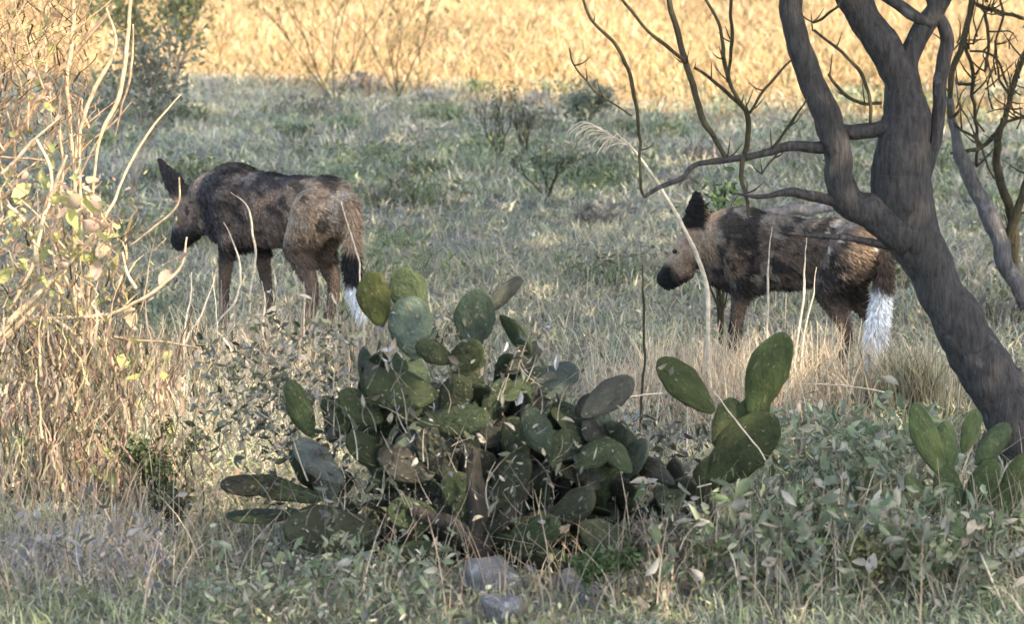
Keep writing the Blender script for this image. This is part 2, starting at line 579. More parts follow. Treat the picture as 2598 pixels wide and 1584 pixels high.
TW = [
    ([(1634, 500), (1624, 458), (1621, 380), (1618, 298), (1597, 176), (1565, 112), (1506, 53), (1475, -10)], [7, 7, 8, 9, 10, 10, 8, 7]),
    ([(1845, 402), (1815, 350), (1783, 304), (1762, 224), (1741, 160), (1720, 80), (1690, -15)], [13, 15, 16, 16, 17, 16, 14]),
    ([(1741, 160), (1698, 122), (1645, 80), (1572, -8)], [10, 10, 9, 8]),
    ([(1760, 172), (1805, 202), (1842, 234), (1879, 266), (1897, 300), (1895, 368), (1885, 402)], [8, 9, 10, 11, 15, 15, 15]),
    ([(1885, 402), (1880, 453), (1895, 490), (1900, 545)], [14, 12, 11, 8]),
    ([(1888, 276), (1853, 213), (1837, 149), (1826, 64), (1788, -12)], [10, 10, 10, 9, 8]),
    ([(1850, 205), (1858, 106), (1852, -10)], [8, 9, 8]),
    ([(1900, 284), (1938, 229), (1975, 186), (2007, 152)], [8, 8, 7, 5]),
    ([(1958, 376), (2002, 320), (2023, 288), (2048, 250)], [8, 7, 6, 4]),
    ([(1935, 440), (1965, 400), (1985, 372)], [4, 5, 5]),
    ([(2062, 78), (2119, 122), (2172, 170), (2196, 213), (2208, 250), (2210, 312)], [7, 8, 9, 9, 9, 9]),
    ([(2105, 188), (2146, 240), (2194, 261), (2240, 262)], [8, 9, 10, 10]),
    ([(2062, 55), (2095, 35), (2130, 12)], [7, 7, 6]),
    ([(1447, 120), (1458, 165), (1490, 210), (1530, 245), (1600, 290)], [4, 5, 5, 5, 5]),
]
for i, (pts, w) in enumerate(TW):
    mb = MB()
    px_tube(mb, pts, TY - .15, w, 6, (.1 if i % 2 else -.1), .25, .012, None, seed=50 + i)
    # short spurs along the twig
    P = px_path(pts, TY - .15)
    for q in range(3):
        a = P[R.randrange(len(P) - 1)]
        d = np.array([R.uniform(-1, 1), R.uniform(-.6, .6), R.uniform(.1, 1)])
        tube(mb, [a, a + d * .03, a + d * .06 + np.array([0, 0, .015])], [.003, .0025, .001], 4, 5)
    mb.build("twig", M_TWIG, TREE)
mb = MB()
top = at(2160, -120, TY)
for q in range(7):
    a = q * .9
    b = at(2090 if q % 2 else 2440, -140, TY)
    tube(mb, [b, b + np.array([.5 * math.cos(a), .5 * math.sin(a), 1.2]), b + np.array([1.5 * math.cos(a) + .6, 1.5 * math.sin(a), 2.6])], [.05, .035, .012], 6, 12, .1, .05)
mb.build("high_limb", M_BARK, TREE)
mb = MB()
leaf_cards(mb, cp[CROWN_OWN], G.uniform(.1, .17, CROWN_OWN.sum()), cc[CROWN_OWN])
mb.build("crown", M_GREEN, TREE, "stuff")

# the slender tree behind it
T2Y = 14.6
T2 = thing("slender_tree", "slender grey tree with thin spreading twigs behind the thick leaning tree", "tree", at(2600, 870, T2Y) * np.array([1, 1, 0]))
mb = MB()
px_tube(mb, [(2640, 830), (2600, 760), (2560, 690), (2540, 620), (2490, 500), (2440, 400), (2425, 340), (2408, 250)], T2Y, [44, 42, 44, 48, 44, 36, 26, 18], 16, 0, .2, .03, 50, seed=5)
mb.build("trunk", mat_bark("pale_grey_bark", (.05, .046, .046), (.15, .14, .14), (.2, .19, .19), 11, .64), T2)
T2L = [
    ([(2412, 300), (2407, 256), (2423, 176), (2450, 96), (2466, -10)], [16, 16, 15, 17, 16]),
    ([(2450, 110), (2466, 197), (2474, 260), (2476, 330), (2480, 420)], [9, 11, 10, 9, 8]),
    ([(2412, 386), (2455, 380), (2492, 368), (2545, 314), (2567, 229), (2598, 149), (2640, 60)], [6, 10, 12, 16, 17, 18, 18]),
    ([(2545, 300), (2536, 350), (2529, 415), (2545, 480), (2566, 540), (2572, 620), (2575, 720)], [12, 18, 20, 22, 24, 26, 28]),
    ([(2480, 10), (2505, 20), (2540, 30), (2600, 45)], [12, 12, 10, 9]),
    ([(2500, 30), (2508, 110), (2500, 180)], [8, 8, 6]),
    ([(2430, 212), (2460, 214), (2475, 220)], [9, 8, 6]),
    ([(2458, 124), (2495, 128), (2530, 150), (2560, 230)], [6, 6, 6, 6]),
    ([(2560, 240), (2530, 190), (2525, 110), (2545, 40), (2540, -20)], [7, 6, 6, 6, 5]),
    ([(2545, 314), (2590, 300), (2620, 320)], [8, 7, 6]),
    ([(2556, 620), (2580, 540), (2610, 440), (2640, 300)], [30, 24, 20, 16]),
    ([(2412, 300), (2440, 330), (2478, 360), (2520, 450)], [7, 7, 6, 6]),
]
for i, (pts, w) in enumerate(T2L):
    mb = MB()
    px_tube(mb, pts, T2Y, w, 6, R.uniform(-.15, .15), .3, .02, None, seed=90 + i)
    P = px_path(pts, T2Y)
    for q in range(4):
        a = P[R.randrange(len(P))]
        d = np.array([R.uniform(-1, 1), R.uniform(-.6, .6), R.uniform(-.2, 1)])
        tube(mb, [a, a + d * .06, a + d * .14 + np.array([0, 0, .03])], [.005, .004, .001], 4, 5)
    mb.build("branch", M_TWIG, T2)

mb = MB()
for i in range(46):
    x, y = R.uniform(2405, 2640), R.uniform(-10, 330)
    an = R.gauss(0, .7)
    ln = R.uniform(40, 120)
    pts = [(x, y)]
    for k in range(3):
        an += R.gauss(0, .3)
        pts.append((pts[-1][0] + ln / 3 * math.sin(an), pts[-1][1] - ln / 3 * math.cos(an)))
    px_tube(mb, pts, T2Y + R.uniform(-.35, .35), [R.uniform(4, 6), 4, 2], 4, 0, .2, .02, 9, seed=i)
mb.build("fine_twigs", M_TWIG, T2, "stuff")

# ------------------------------------------------------------------ the two wild dogs
def sphere_arrays(nu=20, nv=13):
    u = np.linspace(0, 2 * math.pi, nu, endpoint=False)
    v = np.linspace(0, math.pi, nv)[1:-1]
    V = [(0, 0, 1)] + [(math.sin(b) * math.cos(a), math.sin(b) * math.sin(a), math.cos(b)) for b in v for a in u] + [(0, 0, -1)]
    F4, F3 = [], []
    m = len(v)
    for i in range(m - 1):
        for j in range(nu):
            F4.append((1 + i * nu + j, 1 + (i + 1) * nu + j, 1 + (i + 1) * nu + (j + 1) % nu, 1 + i * nu + (j + 1) % nu))
    for j in range(nu):
        F3.append((0, 1 + j, 1 + (j + 1) % nu))
        F3.append((len(V) - 1, 1 + (m - 1) * nu + (j + 1) % nu, 1 + (m - 1) * nu + j))
    return np.array(V), np.array(F4), np.array(F3)
SV, SF4, SF3 = sphere_arrays()

def ell(mb, c, r, M=None):
    V = SV * np.asarray(r)
    if M is not None:
        V = V @ M.T
    mb.add(V + np.asarray(c), [SF4, SF3])

def chain(mb, pts, rad, ysq=1.0):
    P = spline(pts, 60)
    rr = np.interp(np.linspace(0, 1, 60), np.linspace(0, 1, len(rad)), rad)
    last = None
    for p, r in zip(P, rr):
        if last is None or np.linalg.norm(p - last) > r * .3:
            ell(mb, p, (r, r * ysq, r))
            last = p

def ear(mb, base, tip, width, side, wdir):
    """big rounded bat ear, a thick shell"""
    base, tip = np.asarray(base), np.asarray(tip)
    z = tip - base
    L = np.linalg.norm(z)
    z /= L
    x = np.array([wdir[0], wdir[1], 0.])
    x -= z * x.dot(z)
    x /= np.linalg.norm(x)
    y = np.cross(z, x)
    M = np.stack([x, y, z], 1)
    for t, wd in ((.12, .85), (.3, 1.0), (.48, .92), (.65, .72), (.78, .5), (.89, .3)):
        ell(mb, base + z * L * t, (width * .5 * wd, .0125, L * .17), M)

def make_dog(label, O, theta, pose, paint, seed):
    tmb = MB()
    for c, r in pose['blobs']:
        ell(tmb, c, r)
    for pts, rad in pose['chains']:
        chain(tmb, pts, rad)
    for e in pose['ears']:
        ear(tmb, *e)
    me = tmb.mesh("body_lumps")
    tmp = bpy.data.objects.new("body_lumps", me)
    COL.objects.link(tmp)
    rm = tmp.modifiers.new("remesh", 'REMESH')
    rm.mode = 'VOXEL'
    rm.voxel_size = .0085
    sm = tmp.modifiers.new("smooth", 'SMOOTH')
    sm.factor, sm.iterations = .5, 6
    dg = bpy.context.evaluated_depsgraph_get()
    body = bpy.data.meshes.new_from_object(tmp.evaluated_get(dg), depsgraph=dg)
    bpy.data.objects.remove(tmp)
    bpy.data.meshes.remove(me)
    n = len(body.vertices)
    V = np.empty(n * 3, np.float32)
    N = np.empty(n * 3, np.float32)
    body.vertices.foreach_get("co", V)
    body.vertices.foreach_get("normal", N)
    V, N = V.reshape(-1, 3).astype(float), N.reshape(-1, 3).astype(float)
    C = paint(V, seed)
    for a in list(body.color_attributes):
        body.color_attributes.remove(a)
    ca = body.color_attributes.new("Col", 'FLOAT_COLOR', 'POINT')
    ca.data.foreach_set("color", np.c_[C, np.ones(n)].astype(np.float32).ravel())
    body.polygons.foreach_set("use_smooth", np.ones(len(body.polygons), bool))
    body.materials.clear()
    body.materials.append(M_FUR)
    dog = thing("wild_dog", label, "wild dog", (O[0], O[1], 0), "wild dogs walking away through the grass")
    dog.rotation_euler = (0, 0, theta)
    b = bpy.data.objects.new("body", body)
    COL.objects.link(b)
    b.parent = dog
    # coat of short hairs, lying back along the body
    npoly = len(body.polygons)
    lt = np.empty(npoly, np.int32)
    body.polygons.foreach_get("loop_start", lt)
    lv = np.empty(len(body.loops), np.int32)
    body.loops.foreach_get("vertex_index", lv)
    ar = np.empty(npoly, np.float32)
    body.polygons.foreach_get("area", ar)
    K = 46000
    f = G.choice(npoly, K, p=ar / ar.sum())
    va, vb, vc = lv[lt[f]], lv[lt[f] + 1], lv[lt[f] + 2]
    w = G.dirichlet((1, 1, 1), K)
    P = V[va] * w[:, :1] + V[vb] * w[:, 1:2] + V[vc] * w[:, 2:]
    Nn = N[va]
    Cc = C[va] * (.7 + .6 * G.random((K, 1)))
    tail = (P[:, 0] < pose['tail_x'](P[:, 2])) & (P[:, 2] < .62)
    leg = (P[:, 2] < .34) & ~tail
    head = P[:, 0] > .40
    L = np.where(tail, .034, np.where(leg, .012, np.where(head, .012, .024))) * (.6 + .8 * G.random(K))
    flow = np.where(tail[:, None] | leg[:, None], np.array([[-.15, 0, -1.]]), np.array([[-.8, 0, -.5]]))
    D = flow + Nn * np.where(tail, .55, .35)[:, None] + G.normal(size=(K, 3)) * .22
    D /= np.linalg.norm(D, axis=1)[:, None]
    S = np.cross(D, Nn + G.normal(size=(K, 3)) * .5)
    S /= np.linalg.norm(S, axis=1)[:, None] + 1e-9
    wd = np.where(tail, .004, .0032)[:, None]
    T = np.stack([P - S * wd, P + S * wd, P + D * L[:, None]], 1).reshape(-1, 3)
    mb = MB()
    mb.add(T, np.arange(K)[:, None] * 3 + np.array([[0, 1, 2]]), np.repeat(Cc, 3, 0))
    me = mb.mesh("coat", M_FUR)
    c = bpy.data.objects.new("coat", me)
    c["kind"] = "stuff"
    COL.objects.link(c)
    c.parent = dog
    for e, r in pose['eyes']:
        mb = MB()
        ell(mb, e, (r, r, r))
        mb.C = [np.broadcast_to(np.array([.015, .01, .008]), c_.shape) for c_ in mb.C]
        o = bpy.data.objects.new("eye", mb.mesh("eye", M_GREEN))
        COL.objects.link(o)
        o.parent = dog
    return dog

def legs(front, hind):
    out = []
    for s, dx in front:
        out.append(([(.22, .075 * s, .58), (.19 + dx * .3, .088 * s, .43), (.20 + dx * .8, .085 * s, .20), (.20 + dx, .085 * s, .05)], [.072, .042, .0225, .0215]))
        out.append(([(.20 + dx, .085 * s, .04), (.25 + dx, .085 * s, .022)], [.027, .023]))
    for s, dx in hind:
        out.append(([(-.33, .065 * s, .60), (-.25 + dx * .35, .088 * s, .43)], [.108, .062]))
        out.append(([(-.25 + dx * .35, .088 * s, .43), (-.37 + dx * .75, .09 * s, .25), (-.35 + dx, .09 * s, .06)], [.06, .0275, .0215]))
        out.append(([(-.355 + dx, .09 * s, .04), (-.30 + dx, .09 * s, .022)], [.027, .023]))
    return out

TORSO = [((.20, 0, .575), (.20, .115, .205)), ((.02, 0, .575), (.26, .108, .165)), ((-.18, 0, .60), (.22, .10, .13)),
         ((-.34, 0, .625), (.14, .112, .135)), ((.22, 0, .69), (.16, .075, .095)), ((.05, 0, .68), (.22, .075, .075)), ((-.2, 0, .69), (.2, .07, .06)),
         ((.31, 0, .53), (.1, .085, .13))]

POSE_L = dict(
    blobs=TORSO + [((.50, 0, .55), (.085, .078, .082)), ((.47, 0, .54), (.075, .08, .09)), ((.44, 0, .50), (.07, .07, .07))],
    chains=legs([(1, .02), (-1, -.12)], [(1, .05), (-1, .09)]) + [
        ([(.24, 0, .64), (.38, 0, .62), (.49, 0, .56)], [.135, .10, .068]),
        ([(.50, 0, .53), (.555, 0, .455), (.592, 0, .392)], [.07, .053, .036]),
        ([(.50, 0, .45), (.585, 0, .375)], [.052, .03]),
        ([(-.42, 0, .68), (-.49, .01, .61), (-.515, .02, .50), (-.515, .03, .38), (-.535, .03, .26), (-.575, .03, .13)], [.045, .036, .031, .033, .030, .014])],
    ears=[((.485, .045, .575), (.585, .125, .785), .115, 1, (.79, .5)), ((.475, -.05, .59), (.44, -.11, .70), .10, -1, (.55, .75))],
    eyes=[((.555, .046, .52), .011), ((.555, -.046, .52), .011)],
    tail_x=lambda z: np.interp(z, [0, .4, .62], [-.49, -.475, -.47]))
POSE_R = dict(
    blobs=TORSO + [((.445, 0, .575), (.092, .082, .09)), ((.42, 0, .58), (.075, .084, .09))],
    chains=legs([(1, .0), (-1, .10)], [(1, .06), (-1, -.05)]) + [
        ([(.24, 0, .63), (.34, 0, .63), (.43, 0, .585)], [.14, .115, .085]),
        ([(.46, 0, .56), (.53, 0, .485), (.59, 0, .425)], [.075, .056, .04]),
        ([(.50, 0, .475), (.575, 0, .405)], [.054, .034]),
        ([(-.42, 0, .68), (-.475, .03, .61), (-.485, .06, .50), (-.475, .08, .36), (-.46, .09, .22), (-.44, .09, .07)], [.045, .036, .034, .042, .044, .016])],
    ears=[((.41, .06, .60), (.40, .10, .845), .15, 1, (.9, .3)), ((.45, -.05, .62), (.47, -.12, .80), .13, -1, (.55, .75))],
    eyes=[((.515, .064, .565), .011), ((.515, -.064, .565), .011)],
    tail_x=lambda z: np.interp(z, [0, .3, .45, .62], [-.38, -.40, -.42, -.46]))

def mix(a, b, t):
    return a * (1 - t[:, None]) + b * t[:, None]
def sst(a, b, x):
    t = np.clip((x - a) / (b - a), 0, 1)
    return t * t * (3 - 2 * t)
DARK, BROWN, TAN, PALE, WHITE, BLACK = [np.array(c) for c in
    ((.024, .021, .021), (.08, .058, .044), (.31, .22, .15), (.44, .37, .30), (.74, .74, .74), (.013, .012, .012))]

def paint_left(V, seed):
    x, y, z = V.T
    n1 = vnoise(V, 7, seed, 3) - .5
    n2 = vnoise(V, 22, seed + 9, 3) - .5
    st = vnoise(V * np.array([1, 1, .5]) + np.c_[V[:, 2], V[:, 2] * 0, V[:, 2] * 0] * .6, 24, seed + 60, 2)
    C = np.tile(DARK * 2.4, (len(V), 1))
    C = mix(C, np.array([.22, .18, .155]), sst(.5, .72, st) * .75)                         # grey streaks
    C = mix(C, BROWN * 2.4, sst(.25, .09, x + n1 * .2) * sst(.72, .64, z + n1 * .12) * .85)      # flank
    C = mix(C, DARK * 1.4, sst(.45, .40, z + n1 * .06) * (x > -.2))                            # belly
    C = mix(C, TAN * 1.05, sst(-.13, -.25, x + n1 * .1) * sst(.42, .5, z) * sst(.76, .72, z + n2 * .05))   # haunch
    C = mix(C, BROWN * 1.6, sst(.5, .40, z + n1 * .1) * (x < -.15))
    C = mix(C, PALE * .9, sst(.56, .72, st) * sst(-.15, -.28, x) * sst(.45, .52, z) * .6)                       # hind leg
    C = mix(C, PALE, sst(-.38, -.44, x + n2 * .1) * sst(.45, .55, z) * sst(.73, .69, z))
    C = mix(C, DARK, sst(.735, .75, z + n1 * .05) * sst(-.45, -.4, x))
    C = mix(C, BROWN * 2.9, sst(.33, .39, x + n1 * .06) * sst(.44, .50, z))             # cheek
    C = mix(C, BLACK * 2, sst(.47, .42, z + n2 * .03) * sst(.40, .47, x))                     # muzzle
    C = mix(C, DARK * 1.8, sst(.60, .63, z) * sst(.43, .47, x))                            # ear
    leg = sst(.38, .32, z)
    C = mix(C, BROWN * 1.3, leg * (x > 0))
    C = mix(C, BROWN * 1.8, leg * sst(.5, .6, vnoise(V, 14, seed + 3)) * (x < 0))
    tail = x < np.interp(z, [0, .4, .62, .7], [-.44, -.455, -.46, -.5])
    ct = np.tile(TAN, (len(V), 1))
    ct = mix(ct, BLACK * 1.6, sst(.47, .42, z + n2 * .08))
    ct = mix(ct, WHITE, sst(.30, .265, z + n2 * .06))
    C = mix(C, DARK * 1.3, sst(.58, .66, vnoise(V, 16, seed + 90, 3)) * (1 - tail) * sst(.4, .5, z) * .75)
    C = np.where(tail[:, None], ct, C)
    return C * (1 + .5 * n2[:, None])

def paint_right(V, seed):
    x, y, z = V.T
    n1 = vnoise(V, 7, seed, 3) - .5
    n2 = vnoise(V, 20, seed + 9, 3) - .5
    n3 = vnoise(V, 11, seed + 30, 2)
    C = np.tile(BROWN * 1.55, (len(V), 1))
    C = mix(C, PALE * .55, sst(.66, .72, z + n1 * .15) * .6)
    C = mix(C, DARK * 1.2, sst(.50, .62, n3 + n2 * .5) * .9)
    C = mix(C, PALE * .6, sst(.60, .66, vnoise(V, 13, seed + 50, 2)) * .8)
    C = mix(C, DARK, sst(.5, .42, z + n1 * .15) * .8)
    C = mix(C, BLACK * 1.5, sst(.60, .66, vnoise(V, 30, seed + 80, 2)) * sst(.68, .6, z) * .85)
    C = mix(C, TAN * .95, sst(.26, .33, x + n1 * .06) * sst(.5, .56, z))                       # neck
    C = mix(C, TAN * 1.0, sst(.41, .45, x) * sst(.44, .5, z + n2 * .04))                        # face
    C = mix(C, BLACK, sst(.50, .54, x + n2 * .03) * sst(.52, .48, z))                            # muzzle
    C = mix(C, BLACK * 1.3, sst(.665, .69, z + n2 * .03) * sst(.34, .37, x))                      # ears
    C = mix(C, TAN * .72, sst(-.33, -.40, x + n2 * .12) * sst(.52, .6, z))  # rump
    C = mix(C, PALE, sst(.62, .7, vnoise(V, 17, seed + 70, 2)) * (x < -.2) * sst(.5, .55, z))
    leg = sst(.40, .34, z)
    C = mix(C, BROWN * 1.25, leg)
    C = mix(C, DARK, leg * sst(.52, .58, n3))
    tail = (x < np.interp(z, [0, .3, .45, .62, .7], [-.37, -.385, -.41, -.455, -.5])) & ((y > .025) | (z > .4))
    ct = np.tile(BROWN, (len(V), 1))
    ct = mix(ct, WHITE, sst(.47, .42, z + n2 * .06))
    C = np.where(tail[:, None], ct, C)
    return C * (1 + .6 * n2[:, None])

make_dog("dark brown wild dog with tall ear and white tail tip behind straws on the left",
         (-1.11, 14.2), math.radians(142), POSE_L, paint_left, 5)
make_dog("mottled brown wild dog with a broad white tail, half hidden behind the leaning tree",
         (1.152, 13.0), math.radians(155), POSE_R, paint_right, 23).scale = (.93, .93, .92)

# ------------------------------------------------------------------ prickly pears
def pad_mesh(seed):
    rnd = np.random.default_rng(seed)
    NT, NA = 16, 16
    t = np.linspace(0, 1, NT)
    t = .5 - .5 * np.cos(np.pi * t)
    u = t ** 1.12
    hw = np.sqrt(np.maximum(0, 1 - (2 * u - 1) ** 2)) ** 1.0 * (.82 + .2 * t)
    hw[0], hw[-1] = .14, .07
    hw = np.maximum(hw, .16 * (1 - t))
    hw *= 1 + .05 * np.sin(t * 9 + rnd.uniform(0, 6)) + .11 * (vnoise(np.c_[t * 5, t * 0], 1.0, seed, 2) - .5)
    V = []
    a = np.linspace(0, 2 * math.pi, NA, endpoint=False)
    for k in range(NT):
        bump = 1 + .11 * (rnd.random(NA) - .5)
        x = np.cos(a) * hw[k] * .5 * bump
        y = np.sign(np.sin(a)) * np.abs(np.sin(a)) ** .8 * .5 * (hw[k] ** .6) * (1 + .1 * (rnd.random(NA) - .5))
        V.append(np.c_[x + .03 * math.sin(t[k] * 4 + seed), y + .25 * math.sin(t[k] * 2.6 + seed) * (1 if seed % 2 else -1), np.full(NA, t[k]) + .012 * (rnd.random(NA) - .5)])
    V = np.vstack(V)
    k = np.arange(NT - 1)[:, None] * NA
    j = np.arange(NA)[None, :]
    F = np.stack([k + j, k + (j + 1) % NA, k + NA + (j + 1) % NA, k + NA + j], -1).reshape(-1, 4)
    mb = MB().add(V, [F, np.arange(NA)[None, ::-1], (NT - 1) * NA + np.arange(NA)[None, :]])
    return mb.mesh("pad", M_PAD)
PADS = [pad_mesh(s) for s in range(8)]

def pad(parent, base, tip, width, thick, yaw, color):
    """base, tip: points; width in metres; yaw turns the face about the pad's own axis"""
    base, tip = Vector(base), Vector(tip)
    z = (tip - base)
    L = z.length
    z.normalize()
    f = Vector((0, -1, .15))
    f = (f - z * f.dot(z)).normalized()
    x = f.cross(z).normalized()
    x = Matrix.Rotation(yaw, 3, z) @ x
    y = z.cross(x)
    M = Matrix((x, y, z)).transposed().to_4x4()
    M.translation = base
    M = M @ Matrix.Diagonal((width, thick, L, 1))
    o = bpy.data.objects.new("pad", R.choice(PADS))
    COL.objects.link(o)
    o.parent = parent
    o.matrix_basis = Matrix.Translation(-parent.location) @ M
    c = np.array(color) * R.uniform(.4, .72)
    o.color = (*c, 1)
    return o

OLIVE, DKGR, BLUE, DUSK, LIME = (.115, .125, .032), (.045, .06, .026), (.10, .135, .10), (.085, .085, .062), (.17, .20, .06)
def px_pads(parent, rows, Y):
    for (bx, by, tx, ty, w, col, yaw, d0, d1) in rows:
        B, T = at(bx, by, Y + d0), at(tx, ty, Y + d1)
        pad(parent, B, T, w / pxm(Y) / max(.35, math.cos(yaw)), R.uniform(.02, .03), yaw, col)

CY = 9.45
C1 = thing("prickly_pear", "big spreading prickly pear of dark pads in the middle foreground", "cactus", (at(1222, 1480, CY)[0], CY, 0), "prickly pears in the grass")
px_pads(C1, [
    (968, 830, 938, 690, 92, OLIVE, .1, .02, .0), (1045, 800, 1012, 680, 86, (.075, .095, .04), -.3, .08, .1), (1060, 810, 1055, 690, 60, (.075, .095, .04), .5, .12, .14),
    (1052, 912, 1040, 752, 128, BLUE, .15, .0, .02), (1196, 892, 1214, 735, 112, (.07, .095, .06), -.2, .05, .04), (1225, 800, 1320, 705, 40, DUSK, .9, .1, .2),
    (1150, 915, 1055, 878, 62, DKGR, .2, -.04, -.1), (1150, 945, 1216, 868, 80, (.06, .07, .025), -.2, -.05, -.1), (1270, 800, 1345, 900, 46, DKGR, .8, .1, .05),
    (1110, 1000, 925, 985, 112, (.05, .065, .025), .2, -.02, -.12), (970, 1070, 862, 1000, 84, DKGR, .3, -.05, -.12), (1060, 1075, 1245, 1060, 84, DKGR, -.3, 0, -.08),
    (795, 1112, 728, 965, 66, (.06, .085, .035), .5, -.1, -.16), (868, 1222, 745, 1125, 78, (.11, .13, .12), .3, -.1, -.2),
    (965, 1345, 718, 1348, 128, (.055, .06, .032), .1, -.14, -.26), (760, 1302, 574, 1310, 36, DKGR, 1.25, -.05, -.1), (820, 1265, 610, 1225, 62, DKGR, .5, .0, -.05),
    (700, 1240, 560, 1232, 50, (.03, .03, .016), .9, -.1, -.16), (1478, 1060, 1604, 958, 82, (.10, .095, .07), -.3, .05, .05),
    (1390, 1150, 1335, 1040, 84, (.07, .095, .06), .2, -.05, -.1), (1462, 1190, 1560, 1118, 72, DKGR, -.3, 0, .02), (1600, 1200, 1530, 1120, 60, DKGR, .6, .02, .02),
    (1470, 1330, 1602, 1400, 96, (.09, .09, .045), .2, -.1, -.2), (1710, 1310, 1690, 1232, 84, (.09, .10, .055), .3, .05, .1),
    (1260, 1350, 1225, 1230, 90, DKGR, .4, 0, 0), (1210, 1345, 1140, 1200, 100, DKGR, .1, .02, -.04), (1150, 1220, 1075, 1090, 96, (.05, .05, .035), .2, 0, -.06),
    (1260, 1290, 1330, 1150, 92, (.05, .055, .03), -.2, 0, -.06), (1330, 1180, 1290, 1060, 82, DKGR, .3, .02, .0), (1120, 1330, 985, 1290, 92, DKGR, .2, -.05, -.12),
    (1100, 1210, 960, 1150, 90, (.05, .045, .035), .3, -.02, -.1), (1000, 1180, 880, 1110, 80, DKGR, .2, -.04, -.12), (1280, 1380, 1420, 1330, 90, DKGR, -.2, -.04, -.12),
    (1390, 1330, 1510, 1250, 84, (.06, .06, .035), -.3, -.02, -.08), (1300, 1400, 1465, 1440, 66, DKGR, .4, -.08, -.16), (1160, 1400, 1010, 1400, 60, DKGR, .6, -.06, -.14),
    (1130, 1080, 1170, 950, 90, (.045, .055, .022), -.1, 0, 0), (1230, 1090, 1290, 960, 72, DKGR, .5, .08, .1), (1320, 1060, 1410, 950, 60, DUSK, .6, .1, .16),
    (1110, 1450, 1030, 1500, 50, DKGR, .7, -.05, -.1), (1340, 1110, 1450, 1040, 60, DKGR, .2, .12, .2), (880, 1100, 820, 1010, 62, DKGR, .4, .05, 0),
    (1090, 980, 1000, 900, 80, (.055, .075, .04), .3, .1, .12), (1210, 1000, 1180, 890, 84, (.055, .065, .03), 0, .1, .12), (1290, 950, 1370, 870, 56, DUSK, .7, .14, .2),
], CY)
for i in range(96):       # inner pads, coloured darker, of the crowded middle
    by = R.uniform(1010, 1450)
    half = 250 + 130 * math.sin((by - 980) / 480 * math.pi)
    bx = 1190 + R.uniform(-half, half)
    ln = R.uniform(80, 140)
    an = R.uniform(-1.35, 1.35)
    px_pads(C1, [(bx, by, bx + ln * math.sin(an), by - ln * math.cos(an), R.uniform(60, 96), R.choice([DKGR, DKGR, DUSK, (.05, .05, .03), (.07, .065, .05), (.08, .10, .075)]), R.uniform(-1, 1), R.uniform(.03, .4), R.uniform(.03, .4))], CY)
for i in range(60):       # the lower right arm of the plant, running towards its neighbour
    bx, by = R.uniform(1330, 1720), R.uniform(1130, 1470)
    ln, an = R.uniform(70, 125), R.uniform(-1.4, 1.4)
    px_pads(C1, [(bx, by, bx + ln * math.sin(an), by - ln * math.cos(an), R.uniform(50, 84), R.choice([DKGR, DUSK, (.06, .06, .045), (.07, .085, .06), (.05, .055, .03)]), R.uniform(-1, 1), R.uniform(.0, .4), R.uniform(.0, .4))], CY)
for i in range(34):       # and its low front skirt
    bx, by = R.uniform(820, 1420), R.uniform(1330, 1500)
    ln, an = R.uniform(70, 120), R.uniform(-1.5, 1.5)
    px_pads(C1, [(bx, by, bx + ln * math.sin(an), by - .8 * ln * math.cos(an), R.uniform(50, 84), R.choice([DKGR, DKGR, (.05, .05, .03)]), R.uniform(-1, 1), R.uniform(-.05, .2), R.uniform(-.1, .2))], CY)
mb = MB()
px_tube(mb, [(1218, 1500), (1222, 1420), (1215, 1340), (1205, 1240), (1190, 1130)], CY, [74, 62, 56, 60, 40], 12, 0, .25, .03, 30, seed=8)
px_tube(mb, [(1215, 1400), (1270, 1330), (1330, 1240)], CY, [50, 44, 34], 10, 0, .25, .03, 20, seed=9)
px_tube(mb, [(1215, 1390), (1140, 1330), (1040, 1290)], CY, [50, 44, 34], 10, -.1, .25, .03, 20, seed=10)
mb.build("stem", mat_bark("old_cactus_stem", (.02, .018, .014), (.06, .052, .042), (.12, .11, .09), 12, .68), C1)

C2Y = 9.9
C2 = thing("prickly_pear", "small prickly pear with two upright ear-like olive pads right of the big one", "cactus", (at(1800, 1300, C2Y)[0], C2Y, 0), "prickly pears in the grass")
OL2 = (.085, .105, .03)
px_pads(C2, [
    (1812, 1045, 1668, 915, 92, OL2, .15, 0, .03), (1905, 1058, 1990, 846, 112, (.085, .11, .035), -.1, 0, -.05), (1800, 1235, 1965, 1055, 140, (.075, .09, .032), -.15, -.02, -.06),
    (1850, 1180, 1850, 1010, 100, (.07, .085, .03), .2, .02, .03), (1760, 1290, 1830, 1150, 96, (.06, .075, .03), .2, 0, 0), (1790, 1330, 1730, 1250, 70, DKGR, .4, .05, .0),
    (1880, 1120, 1935, 1000, 90, (.08, .10, .035), .1, .02, .02)], C2Y)
mb = MB()
px_tube(mb, [(1800, 1345), (1795, 1290), (1800, 1230)], C2Y, [52, 46, 40], 10, 0, .25, .02, 16)
mb.build("stem", M_TWIG, C2)

